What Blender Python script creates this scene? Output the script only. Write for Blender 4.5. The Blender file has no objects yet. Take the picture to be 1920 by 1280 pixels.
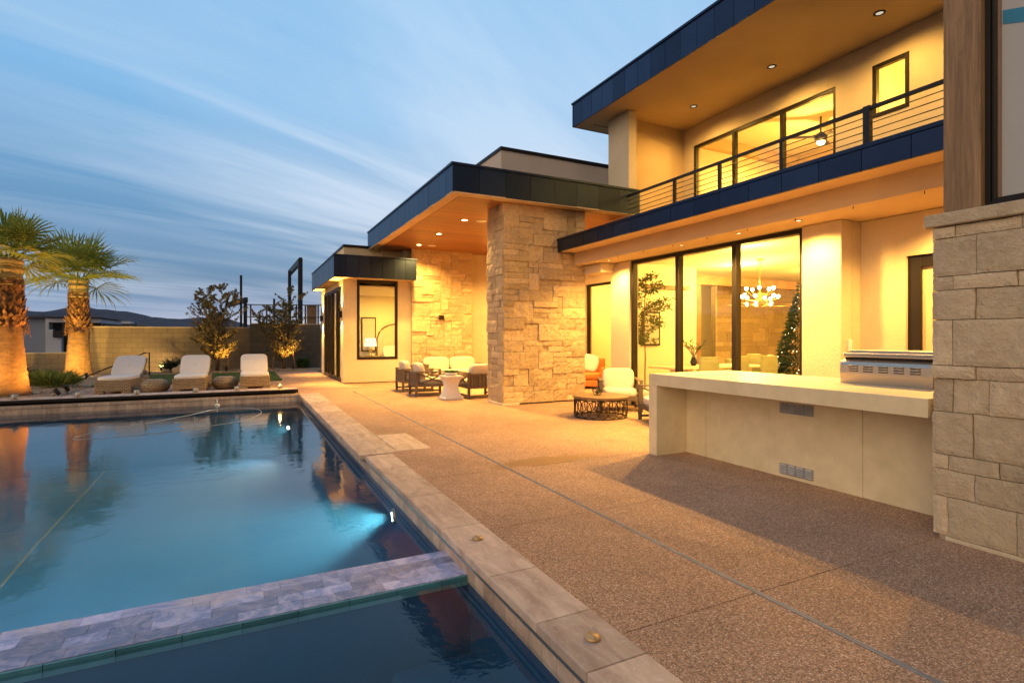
import bpy, math, random
from mathutils import Vector, Matrix, noise as mnoise
random.seed(7)
R = math.radians
S = bpy.context.scene
COL = S.collection

# ------------------------------------------------------------------ camera
cam_d = bpy.data.cameras.new("camera")
cam = bpy.data.objects.new("camera", cam_d); COL.objects.link(cam)
cam.location = (0, 0, 1.5)
cam.rotation_euler = (R(90), 0, R(-26.45))
cam_d.sensor_width = 36; cam_d.lens = 36 * 1015 / 1920
cam_d.shift_y = -10 / 1920
cam_d.clip_start = 0.05; cam_d.clip_end = 20000
S.camera = cam
S.view_settings.view_transform = 'Standard'; S.view_settings.look = 'None'
S.view_settings.exposure = 0.36; S.view_settings.gamma = 1
S.cycles.max_bounces = 8; S.cycles.diffuse_bounces = 4; S.cycles.glossy_bounces = 4
S.cycles.transparent_max_bounces = 16; S.cycles.sample_clamp_indirect = 4
S.cycles.use_denoising = True; S.cycles.caustics_reflective = False; S.cycles.caustics_refractive = False
S.cycles.volume_step_rate = 4

# ------------------------------------------------------------------ dusk sky
W = bpy.data.worlds.new("World"); S.world = W; W.use_nodes = True
nt = W.node_tree; nt.nodes.clear()
def N(t, **k):
    n = nt.nodes.new(t)
    for a, b in k.items(): setattr(n, a, b)
    return n
def L(a, b): nt.links.new(a, b)
def val(x):
    return x
def math_n(op, a, b=None, clamp=False):
    n = N('ShaderNodeMath', operation=op); n.use_clamp = clamp
    for i, x in enumerate((a, b)):
        if x is None: continue
        if isinstance(x, (int, float)): n.inputs[i].default_value = x
        else: L(x, n.inputs[i])
    return n.outputs[0]
def mixc(f, a, b, mode='MIX'):
    n = N('ShaderNodeMix', data_type='RGBA', blend_type=mode)
    for i, x in ((0, f), (6, a), (7, b)):
        if isinstance(x, (int, float)): n.inputs[i].default_value = x
        elif isinstance(x, tuple): n.inputs[i].default_value = (*x, 1)
        else: L(x, n.inputs[i])
    return n.outputs[2]
def ramp(fac, stops, interp='LINEAR'):
    n = N('ShaderNodeValToRGB'); cr = n.color_ramp; cr.interpolation = interp
    while len(cr.elements) < len(stops): cr.elements.new(0.5)
    for e, (p, c) in zip(cr.elements, stops):
        e.position = p; e.color = (*c, 1) if isinstance(c, tuple) else (c, c, c, 1)
    L(fac, n.inputs[0]); return n.outputs[0]
tc = N('ShaderNodeTexCoord'); sep = N('ShaderNodeSeparateXYZ'); L(tc.outputs['Generated'], sep.inputs[0])
zc = math_n('MAXIMUM', sep.outputs[2], 0.0)
base = ramp(zc, [(0.0, (0.46, 0.54, 0.66)), (0.018, (0.44, 0.52, 0.64)), (0.042, (0.18, 0.30, 0.50)), (0.09, (0.080, 0.205, 0.38)), (0.20, (0.12, 0.29, 0.51)), (0.36, (0.21, 0.46, 0.75)), (0.55, (0.23, 0.48, 0.77)), (1.0, (0.15, 0.34, 0.62))])
# physically based twilight component
sk = N('ShaderNodeTexSky', sky_type='NISHITA'); sk.sun_disc = False
sk.sun_elevation = R(2.0); sk.sun_rotation = R(35)
skm = mixc(1.0, sk.outputs[0], (0.02, 0.02, 0.02), 'MULTIPLY')
# cirrus sheets: planar projection of the view direction, stretched along the streaks
den = math_n('ADD', zc, 0.10)
px = math_n('DIVIDE', sep.outputs[0], den); py = math_n('DIVIDE', sep.outputs[1], den)
cmb = N('ShaderNodeCombineXYZ'); L(px, cmb.inputs[0]); L(py, cmb.inputs[1])
def layer(rot, sc, scale, detail, rough, dist, w):
    m0 = N('ShaderNodeMapping'); m0.inputs['Rotation'].default_value = (0, 0, R(-rot)); L(cmb.outputs[0], m0.inputs[0])
    m = N('ShaderNodeMapping'); m.inputs['Scale'].default_value = sc
    m.inputs['Location'].default_value = (w, w * .7, 0); L(m0.outputs[0], m.inputs[0])
    n = N('ShaderNodeTexNoise'); n.inputs['Scale'].default_value = scale; n.inputs['Detail'].default_value = detail
    n.inputs['Roughness'].default_value = rough; n.inputs['Distortion'].default_value = dist
    L(m.outputs[0], n.inputs['Vector']); return n.outputs[0]
c1 = ramp(layer(33, (0.26, 1.0, 1), .95, 7, 0.54, 1.5, 2.3), [(0.40, 0.0), (0.68, 1.0)])
c2 = math_n('MULTIPLY', ramp(layer(22, (0.12, 1.0, 1), 2.2, 8, 0.56, 1.0, 7.1), [(0.42, 0.0), (0.68, 1.0)]), ramp(zc, [(.05, 1.), (.4, .35)]))
c3 = ramp(layer(30, (0.35, 0.6, 1), 0.45, 3, 0.5, 0.2, 4.4), [(0.36, 0.15), (0.62, 1.0)])
cl = math_n('MULTIPLY', math_n('ADD', math_n('MULTIPLY', c1, .8), math_n('MULTIPLY', c2, .9)), c3, True)
glow = math_n('ADD', math_n('MULTIPLY', sep.outputs[0], 0.47), math_n('MULTIPLY', sep.outputs[1], 0.83))
glow = ramp(math_n('ADD', glow, math_n('MULTIPLY', sep.outputs[2], .30)), [(0.80, 0.0), (1.0, .55)])
cl = math_n('ADD', cl, math_n('MULTIPLY', glow, ramp(zc, [(.10, 0.), (.25, 1.), (.5, .7)])), True)
fadeh = ramp(zc, [(0.0, 0.15), (0.05, 0.85), (0.16, 1.0), (0.40, .8), (.6, .55)])
cf = math_n('MULTIPLY', math_n('MULTIPLY', cl, fadeh), 0.9, True)
ccol = ramp(zc, [(0.0, (0.60, 0.65, 0.74)), (0.2, (0.56, 0.67, 0.82)), (0.6, (0.50, 0.70, 0.90))])
col = mixc(cf, base, ccol)
# brighter towards the after-glow (ahead, a little right), darker behind the camera
g = math_n('ADD', math_n('MULTIPLY', sep.outputs[0], 0.44), math_n('MULTIPLY', sep.outputs[1], 0.90))
gl = ramp(math_n('ADD', math_n('MULTIPLY', g, .5), .5), [(0.0, (.50, .36, .26)), (0.40, (.66, .50, .42)), (0.75, (.92, .92, .95)), (1.0, (1.04, 1.04, 1.04))])
col = mixc(1.0, col, gl, 'MULTIPLY')
col = mixc(1.0, col, skm, 'ADD')
bg = N('ShaderNodeBackground'); bg.inputs[1].default_value = .82; L(col, bg.inputs[0])
wo = N('ShaderNodeOutputWorld'); L(bg.outputs[0], wo.inputs[0])

sun_d = bpy.data.lights.new("sun", 'SUN'); sun = bpy.data.objects.new("sun", sun_d); COL.objects.link(sun)
sun_d.energy = 1.4; sun_d.angle = R(60); sun_d.color = (1, .70, .42)      # broad low warm fill, added from behind the camera's left
sun.rotation_euler = Vector((.80, .45, -.42)).to_track_quat('-Z', 'Y').to_euler()
IK = .22      # rooms relative to the outdoor fixtures
LK = 10.8      # overall strength of the house lamps
WARM = (1.0, 0.545, 0.12)
WARM2 = (1.0, 0.50, 0.09)
ROOM = (1.0, 0.57, 0.10)

# ------------------------------------------------------------------ materials
def newmat(name):
    global nt
    m = bpy.data.materials.new(name); m.use_nodes = True; nt = m.node_tree
    b = nt.nodes['Principled BSDF']; return m, b
def coords(scale=(1, 1, 1), rot=(0, 0, 0)):
    t = N('ShaderNodeTexCoord'); mp = N('ShaderNodeMapping'); mp.inputs['Scale'].default_value = scale
    mp.inputs['Rotation'].default_value = rot
    L(t.outputs['Object'], mp.inputs[0]); return mp.outputs[0]
def noise_n(vec, scale, detail=4, rough=.55, dist=0):
    n = N('ShaderNodeTexNoise'); n.inputs['Scale'].default_value = scale; n.inputs['Detail'].default_value = detail
    n.inputs['Roughness'].default_value = rough; n.inputs['Distortion'].default_value = dist
    L(vec, n.inputs['Vector']); return n.outputs[0]
def bump_n(b, h, strength, dist=.01, prev=None):
    n = N('ShaderNodeBump'); n.inputs['Strength'].default_value = strength; n.inputs['Distance'].default_value = dist
    L(h, n.inputs['Height'])
    if prev: L(prev, n.inputs['Normal'])
    L(n.outputs[0], b.inputs['Normal']); return n.outputs[0]
def tinted(colr, amt):
    a = N('ShaderNodeAttribute'); a.attribute_name = 'tint'
    f = math_n('ADD', math_n('MULTIPLY', a.outputs['Fac'], amt), 1 - amt * .5)
    return mixc(1.0, colr, f, 'MULTIPLY')
def pmat(name, c1, c2=None, rough=.6, ns=3.0, bs=60, bump=.2, metal=0, tint=0, scale=(1, 1, 1), bd=.004, spec=.5, detail=5):
    m, b = newmat(name); v = coords(scale)
    c2 = c2 or tuple(x * .8 for x in c1)
    c = mixc(ramp(noise_n(v, ns, detail, .6), [(.35, 0.), (.65, 1.)]), c1, c2)
    if tint: c = tinted(c, tint)
    L(c, b.inputs['Base Color']); b.inputs['Roughness'].default_value = rough; b.inputs['Metallic'].default_value = metal
    b.inputs['Specular IOR Level'].default_value = spec
    if bump: bump_n(b, noise_n(v, bs, 5, .65), bump, bd)
    return m
M = {}
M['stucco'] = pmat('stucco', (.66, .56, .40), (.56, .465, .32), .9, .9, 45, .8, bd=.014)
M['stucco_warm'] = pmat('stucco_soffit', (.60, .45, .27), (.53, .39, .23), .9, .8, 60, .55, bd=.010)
M['stucco_pink'] = pmat('stucco_parapet', (.56, .47, .42), (.51, .43, .38), .9, 1.3, 90, .3, bd=.006)
M['drywall'] = pmat('drywall', (.82, .74, .60), (.80, .72, .58), .85, 2, 60, .05)
M['fascia'] = pmat('fascia_metal', (.034, .052, .095), (.028, .043, .080), .34, 1.5, 6, .10, .8, tint=.45, bd=.02)
M['bronze'] = pmat('bronze_frame', (.016, .011, .009), (.012, .009, .008), .45, 3, 60, .05, .0, spec=.3)
M['black_metal'] = pmat('black_metal', (.018, .018, .02), (.03, .028, .028), .45, 8, 60, .1, .4)
M['steel'] = pmat('brushed_steel', (.70, .60, .48), (.62, .53, .42), .40, 4, 200, .08, 1.0, scale=(1, .05, 1), bd=.001)
M['alu'] = pmat('aluminium', (.72, .72, .74), (.62, .62, .65), .35, 5, 90, .1, .25)
M['concrete_counter'] = pmat('porcelain_counter', (.76, .64, .42), (.66, .55, .35), .42, 5, 40, .05, tint=.06)
M['cushion'] = pmat('cushion_fabric', (.58, .51, .44), (.54, .47, .40), .95, 6, 400, .35, bd=.002)
M['cushion_white'] = pmat('cushion_white', (.74, .71, .70), (.70, .67, .66), .95, 6, 400, .3, bd=.002)
M['orange_leather'] = pmat('orange_fabric', (.62, .20, .04), (.52, .16, .03), .6, 5, 80, .2)
M['grey_wood'] = pmat('grey_wood', (.13, .095, .07), (.085, .06, .045), .65, 2.5, 40, .35, scale=(6, 6, 1.2))
M['table_wood'] = pmat('table_wood', (.20, .125, .07), (.13, .08, .045), .45, 3, 40, .2, scale=(1, 9, 1))
M['rust_metal'] = pmat('dark_bronze_metal', (.055, .035, .028), (.03, .022, .02), .5, 9, 80, .2, .6)
M['white_ceramic'] = pmat('white_ceramic', (.78, .74, .72), (.74, .70, .68), .3, 4, 30, .03)
M['drain_metal'] = pmat('drain_metal', (.30, .30, .32), (.20, .20, .22), .6, 6, 60, .1)
M['hose_white'] = pmat('hose_white', (.30, .36, .42), None, .5)
M['tan_hose'] = pmat('tan_hose', (.10, .075, .05), None, .6)
M['candle'] = pmat('candle_wax', (.80, .76, .72), None, .5, 4, 30, .02)
M['boulder'] = pmat('boulder', (.46, .34, .20), (.30, .23, .16), .9, 3, 14, .8, bd=.03)
M['bark'] = pmat('bark', (.20, .13, .08), (.12, .08, .05), .9, 6, 30, .8, scale=(1, 1, .3), bd=.01)
M['stake'] = pmat('stake_wood', (.36, .20, .10), (.26, .14, .07), .8, 5, 60, .3, scale=(3, 3, .4))
M['burlap'] = pmat('burlap_wrap', (.55, .43, .20), (.44, .33, .14), .95, 7, 120, .7, scale=(1, 1, 3), bd=.01)
M['rope'] = pmat('rope', (.13, .08, .04), None, .9)
M['plaster_far'] = pmat('plaster_blue_grey', (.25, .28, .36), (.23, .26, .34), .9, .5, 20, .1)
M['plaster_white'] = pmat('plaster_white', (.52, .53, .60), None, .9, .5, 20, .1)
M['roof_dark'] = pmat('roof_dark', (.05, .05, .06), None, .6)
M['hill'] = pmat('hill_rock', (.055, .060, .095), (.040, .044, .075), 1, .01, .03, 1.0, detail=9, bd=30)
M['green_fabric'] = pmat('olive_upholstery', (.34, .35, .20), (.29, .30, .17), .95, 6, 200, .2)
M['int_wood'] = pmat('interior_wood', (.30, .17, .08), (.22, .12, .06), .5, 3, 30, .1, scale=(1, 8, 1))
M['int_floor'] = pmat('interior_floor', (.50, .40, .28), (.44, .35, .24), .35, 3, 30, .05)
M['brass'] = pmat('brass', (.60, .42, .16), None, .3, 4, 30, .03, 1.0)
M['brass_cap'] = pmat('brass_jet_cap', (.55, .36, .16), (.45, .28, .12), .45, 12, 60, .2, .3)
M['dark_screen'] = pmat('dark_door', (.10, .08, .05), None, .5)
M['reflected_sky'] = pmat('reflected_sky_sheet', (.50, .48, .50), (.47, .45, .48), .7, .6, 300, .05)
M['painted_reflection'] = pmat('blue_reflection', (.01, .24, .48), None, .5)
M['fitting'] = pmat('white_plastic', (.70, .72, .72), None, .4)

def leafmat(name, a, b_, rough=.55, trans=.25):
    m, b = newmat(name); v = coords()
    c = mixc(ramp(noise_n(v, 5, 3), [(.35, 0.), (.65, 1.)]), a, b_); c = tinted(c, .7)
    L(c, b.inputs['Base Color']); b.inputs['Roughness'].default_value = rough
    tr = N('ShaderNodeBsdfTranslucent'); L(c, tr.inputs[0])
    mx = N('ShaderNodeMixShader'); mx.inputs[0].default_value = trans
    L(b.outputs[0], mx.inputs[1]); L(tr.outputs[0], mx.inputs[2])
    L(mx.outputs[0], nt.nodes['Material Output'].inputs[0]); return m
M['leaf_olive'] = leafmat('olive_leaf', (.24, .18, .07), (.10, .10, .045))
M['leaf_green'] = leafmat('green_leaf', (.10, .17, .035), (.06, .11, .03))
M['leaf_ficus'] = leafmat('indoor_leaf', (.10, .15, .035), (.06, .10, .03))
M['leaf_lime'] = leafmat('lime_leaf', (.24, .28, .06), (.14, .19, .05))
M['frond'] = leafmat('palm_frond', (.33, .37, .07), (.19, .25, .05), .5, .4)
M['agave'] = leafmat('spiky_leaf', (.07, .10, .06), (.05, .075, .05))
M['xmas'] = leafmat('fir_needles', (.03, .055, .02), (.02, .04, .015))
M['boot'] = leafmat('palm_boot', (.26, .125, .045), (.13, .06, .025), .85, .05)

def stone_mat(name, a, b_, c_, bs, bump, rough=.9, tint=.35):
    m, b = newmat(name); v = coords()
    n1 = noise_n(v, 2.2, 6, .65); n2 = noise_n(v, 14, 6, .7)
    c = mixc(ramp(n1, [(.35, 0.), (.62, 1.)]), a, b_)
    c = mixc(ramp(n2, [(.45, 0.), (.75, .8)]), c, c_)
    c = tinted(c, tint); L(c, b.inputs['Base Color']); b.inputs['Roughness'].default_value = rough
    h = math_n('ADD', noise_n(v, bs, 6, .7), math_n('MULTIPLY', noise_n(v, bs * 4, 4, .7), .4))
    bump_n(b, h, bump, .03); return m
M['ashlar'] = stone_mat('rough_ashlar', (.64, .48, .29), (.55, .41, .245), (.42, .29, .16), 13, .9, tint=.40)
M['ashlar_smooth'] = stone_mat('sawn_limestone', (.60, .475, .32), (.48, .375, .25), (.68, .56, .40), 11, .8, tint=.46)
M['mortar_light'] = pmat('mortar_light', (.44, .35, .24), None, 1, 5, 40, .3)
M['mortar'] = pmat('mortar', (.16, .13, .09), None, 1, 5, 40, .3)
M['travertine'] = None
m, b = newmat('travertine'); v = coords((1, 1, 1)); v2 = coords((3.5, 1.0, 1))
c = mixc(ramp(noise_n(v2, 2.3, 8, .65, .8), [(.32, 0.), (.66, 1.)]), (.62, .48, .38), (.36, .25, .19))
c = mixc(ramp(noise_n(v, 26, 5, .7), [(.56, 0.), (.72, .75)]), c, (.62, .54, .45))
vo = N('ShaderNodeTexVoronoi'); vo.inputs['Scale'].default_value = 60; L(v2, vo.inputs['Vector'])
pit = math_n('MULTIPLY', ramp(vo.outputs[0], [(0.08, 1.), (.16, 0.)]), ramp(noise_n(v, 6, 3), [(.5, 0.), (.6, 1.)]))
c = mixc(math_n('MULTIPLY', pit, .6), c, (.14, .09, .06)); c = tinted(c, .30)
L(c, b.inputs['Base Color']); b.inputs['Roughness'].default_value = .55
bump_n(b, math_n('SUBTRACT', noise_n(v2, 12, 5), pit), .25, .006); M['travertine'] = m

# exposed aggregate deck
m, b = newmat('exposed_aggregate'); v = coords()
vo = N('ShaderNodeTexVoronoi'); vo.inputs['Scale'].default_value = 165; L(v, vo.inputs['Vector'])
vs = N('ShaderNodeSeparateColor'); L(vo.outputs['Color'], vs.inputs[0])
c = ramp(vs.outputs[0], [(0.0, (.18, .104, .068)), (.25, (.33, .188, .112)), (.5, (.48, .275, .165)), (.8, (.60, .37, .23)), (1.0, (.82, .64, .49))])
c = mixc(ramp(noise_n(v, 55, 3, .7), [(.40, 0.), (.62, .55)]), c, (.14, .085, .06))
big = ramp(math_n('ADD', math_n('MULTIPLY', noise_n(v, .45, 6, .65, .6), .65), math_n('MULTIPLY', noise_n(v, 2.2, 5, .7, 1.), .35)), [(.34, .84), (.62, 1.32)])
c = mixc(1.0, c, big, 'MULTIPLY')
# damp patch near the table, a stain with its own outline
sp = N('ShaderNodeSeparateXYZ'); L(v, sp.inputs[0])
dx = math_n('DIVIDE', math_n('SUBTRACT', sp.outputs[0], 3.25), .75); dy = math_n('DIVIDE', math_n('SUBTRACT', sp.outputs[1], 5.65), .22)
rr = math_n('SQRT', math_n('ADD', math_n('MULTIPLY', dx, dx), math_n('MULTIPLY', dy, dy)))
rr = math_n('ADD', rr, math_n('MULTIPLY', math_n('SUBTRACT', noise_n(v, 3.5, 5, .65), .5), 1.6))
wet = ramp(rr, [(.80, 1.), (.95, 0.)])
c = mixc(math_n('MULTIPLY', wet, .7), c, (.24, .11, .02))
L(c, b.inputs['Base Color']); L(ramp(wet, [(0., .78), (1., .45)]), b.inputs['Roughness'])
bump_n(b, vo.outputs[0], .7, .008); M['deck'] = m

m, b = newmat('gravel'); v = coords()
vo = N('ShaderNodeTexVoronoi'); vo.inputs['Scale'].default_value = 26; L(v, vo.inputs['Vector'])
vs = N('ShaderNodeSeparateColor'); L(vo.outputs['Color'], vs.inputs[0])
c = ramp(vs.outputs[0], [(0.0, (.17, .11, .065)), (.5, (.32, .22, .13)), (1.0, (.48, .36, .24))])
L(c, b.inputs['Base Color']); b.inputs['Roughness'].default_value = .95; bump_n(b, vo.outputs[0], .9, .03); M['gravel'] = m
M['desert'] = pmat('desert_ground', (.20, .15, .11), (.13, .11, .08), 1, .2, 3, .5, bd=.05)
M['turf'] = pmat('turf', (.055, .105, .02), (.04, .08, .018), .95, 9, 260, .9, bd=.02)

def brick_mat(name, c1, c2, mort, bw, bh, vertical=True):
    m, b = newmat(name)
    t = N('ShaderNodeTexCoord'); s = N('ShaderNodeSeparateXYZ'); L(t.outputs['Object'], s.inputs[0])
    cb = N('ShaderNodeCombineXYZ'); L(math_n('ADD', s.outputs[0], s.outputs[1]), cb.inputs[0])
    L(s.outputs[2] if vertical else s.outputs[1], cb.inputs[1])
    br = N('ShaderNodeTexBrick'); L(cb.outputs[0], br.inputs['Vector']); br.inputs['Scale'].default_value = 1
    br.inputs['Brick Width'].default_value = bw; br.inputs['Row Height'].default_value = bh
    br.inputs['Mortar Size'].default_value = .006; br.inputs['Color1'].default_value = (*c1, 1); br.inputs['Color2'].default_value = (*c2, 1)
    br.inputs['Mortar'].default_value = (*mort, 1)
    nn = noise_n(t.outputs['Object'], 18, 5, .7)
    c = mixc(ramp(nn, [(.4, 0.), (.8, .5)]), br.outputs[0], tuple(x * .6 for x in c1))
    L(c, b.inputs['Base Color']); b.inputs['Roughness'].default_value = .92
    bp = bump_n(b, br.outputs['Fac'], -.6, .01); bump_n(b, noise_n(t.outputs['Object'], 70, 4, .7), .4, .006, bp)
    return m
M['block_dark'] = brick_mat('shaded_stained_block', (.20, .165, .125), (.16, .13, .10), (.09, .075, .06), .42, .205)  # shade of the unlit wall put into the block colour, with some staining
M['block'] = brick_mat('concrete_block', (.30, .235, .155), (.25, .195, .13), (.12, .095, .07), .42, .205)
# pool finishes
M['pool_tile'] = brick_mat('waterline_tile', (.20, .23, .26), (.13, .16, .19), (.30, .30, .28), .15, .15)
M['plaster_pool'] = pmat('pool_plaster', (.002, .062, .175), (.001, .046, .135), .8, 1.2, 60, .1)
m, b = newmat('quartzite_tile'); v = coords()
c = mixc(ramp(noise_n(v, 5.5, 8, .75, 1.6), [(.42, 0.), (.56, 1.)]), (.44, .42, .60), (.20, .23, .42))
c = mixc(ramp(noise_n(v, 1.7, 7, .7, .4), [(.5, 0.), (.66, .8)]), c, (.50, .40, .40))
c = mixc(ramp(noise_n(v, 45, 5, .8), [(.55, 0.), (.75, .5)]), c, (.5, .5, .6)); c = tinted(c, .75)
L(c, b.inputs['Base Color']); b.inputs['Roughness'].default_value = .32
bump_n(b, noise_n(v, 12, 6, .7), .35, .012); M['quartzite'] = m

M['teal_tile'] = pmat('teal_tile', (.07, .22, .26), (.05, .15, .20), .4, 5, 40, .2, tint=.4)
# wicker
m, b = newmat('wicker'); v = coords()
w1 = N('ShaderNodeTexBrick'); sp = N('ShaderNodeSeparateXYZ'); L(v, sp.inputs[0]); cb = N('ShaderNodeCombineXYZ')
L(math_n('ADD', sp.outputs[0], sp.outputs[1]), cb.inputs[0]); L(sp.outputs[2], cb.inputs[1]); L(cb.outputs[0], w1.inputs['Vector'])
w1.inputs['Scale'].default_value = 1; w1.inputs['Brick Width'].default_value = .085; w1.inputs['Row Height'].default_value = .042
w1.inputs['Mortar Size'].default_value = .008; w1.inputs['Mortar Smooth'].default_value = .8
w1.inputs['Color1'].default_value = (.40, .30, .19, 1); w1.inputs['Color2'].default_value = (.30, .22, .14, 1); w1.inputs['Mortar'].default_value = (.07, .05, .03, 1)
L(w1.outputs[0], b.inputs['Base Color']); b.inputs['Roughness'].default_value = .7; bump_n(b, w1.outputs['Fac'], -.8, .01); M['wicker'] = m

# planks
def wood_mat(name, a, b_, axis_scale, ns=2.5, rough=.5, bump=.2, plank=None):
    m, b = newmat(name); v = coords(axis_scale)
    g = noise_n(v, ns, 8, .65, 1.2)
    c = mixc(ramp(g, [(.30, 0.), (.70, 1.)]), a, b_)
    h = g
    if plank:
        t = N('ShaderNodeTexCoord'); s = N('ShaderNodeSeparateXYZ'); L(t.outputs['Object'], s.inputs[0])
        fr = math_n('FRACT', math_n('MULTIPLY', s.outputs[1], 1 / plank))
        gap = ramp(fr, [(0.0, 0.), (.035, 1.)]); idn = math_n('FLOOR', math_n('MULTIPLY', s.outputs[1], 1 / plank))
        wn = N('ShaderNodeTexWhiteNoise', noise_dimensions='1D'); L(idn, wn.inputs['W'])
        c = mixc(1.0, c, ramp(wn.outputs[0], [(0., .72), (1., 1.1)]), 'MULTIPLY'); c = mixc(gap, (.02, .01, .005), c); h = math_n('MULTIPLY', gap, math_n('ADD', g, 1))
    L(c, b.inputs['Base Color']); b.inputs['Roughness'].default_value = rough; bump_n(b, h, bump, .006); return m
M['soffit_wood'] = wood_mat('soffit_wood', (.36, .15, .05), (.26, .10, .035), (.5, 6, 6), plank=.13)
M['post_wood'] = wood_mat('post_wood', (.36, .22, .11), (.14, .08, .04), (9, 9, .5), 2.6, .6, .6)

# glass: clear with mirror reflection by Fresnel
def schlick(f0, normal=None, gain=1.0):
    """two-sided Schlick reflectance"""
    lw = N('ShaderNodeLayerWeight'); lw.inputs[0].default_value = .5
    if normal: L(normal, lw.inputs['Normal'])
    p = math_n('POWER', lw.outputs['Facing'], 5.0)
    return math_n('ADD', math_n('MULTIPLY', p, (1 - f0) * gain), f0, True)
def glass_mat(name, tint=(1, 1, 1)):
    m, b = newmat(name); nt.nodes.remove(b)
    t = N('ShaderNodeBsdfTransparent'); t.inputs[0].default_value = (*tint, 1)
    g_ = N('ShaderNodeBsdfGlossy'); g_.inputs['Roughness'].default_value = 0.0
    mx = N('ShaderNodeMixShader'); L(schlick(.06), mx.inputs[0]); L(t.outputs[0], mx.inputs[1]); L(g_.outputs[0], mx.inputs[2])
    L(mx.outputs[0], nt.nodes['Material Output'].inputs[0]); return m
M['glass'] = glass_mat('window_glass', (.97, .98, .96))
def emit(name, col, s):
    m, b = newmat(name); nt.nodes.remove(b); e = N('ShaderNodeEmission'); e.inputs[0].default_value = (*col, 1); e.inputs[1].default_value = s
    L(e.outputs[0], nt.nodes['Material Output'].inputs[0]); return m
M['bulb'] = emit('lit_bulb', (1, .72, .30), 30)
M['bulb_soft'] = emit('lit_lens', (1, .78, .40), 6)
M['bulb_dim'] = emit('dim_lens', (1, .85, .6), .55)
M['shade_lit'] = emit('lit_lamp_shade', (1, .80, .45), 1.5)
M['flame'] = emit('candle_flame', (1, .60, .12), 5)
M['pool_lens'] = emit('pool_light_lens', (.85, 1, .92), 8)
# water
m, b = newmat('pool_water'); nt.nodes.remove(b); v = coords()
t = N('ShaderNodeBsdfTransparent'); t.inputs[0].default_value = (.93, .98, .99, 1)
g_ = N('ShaderNodeBsdfGlossy'); g_.inputs['Roughness'].default_value = .04
bm_ = N('ShaderNodeBump'); bm_.inputs['Strength'].default_value = .16; bm_.inputs['Distance'].default_value = .02
L(noise_n(v, 3.2, 4, .6, .6), bm_.inputs['Height']); L(bm_.outputs[0], g_.inputs['Normal'])
mx = N('ShaderNodeMixShader'); L(schlick(.025, None, 1.1), mx.inputs[0]); L(t.outputs[0], mx.inputs[1]); L(g_.outputs[0], mx.inputs[2])
L(mx.outputs[0], nt.nodes['Material Output'].inputs[0])
pv = N('ShaderNodeVolumePrincipled'); pv.inputs['Color'].default_value = (.09, .38, .66, 1); pv.inputs['Density'].default_value = .058
pv.inputs['Absorption Color'].default_value = (.1, .6, .8, 1)
L(pv.outputs[0], nt.nodes['Material Output'].inputs['Volume'])
M['water'] = m

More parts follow.
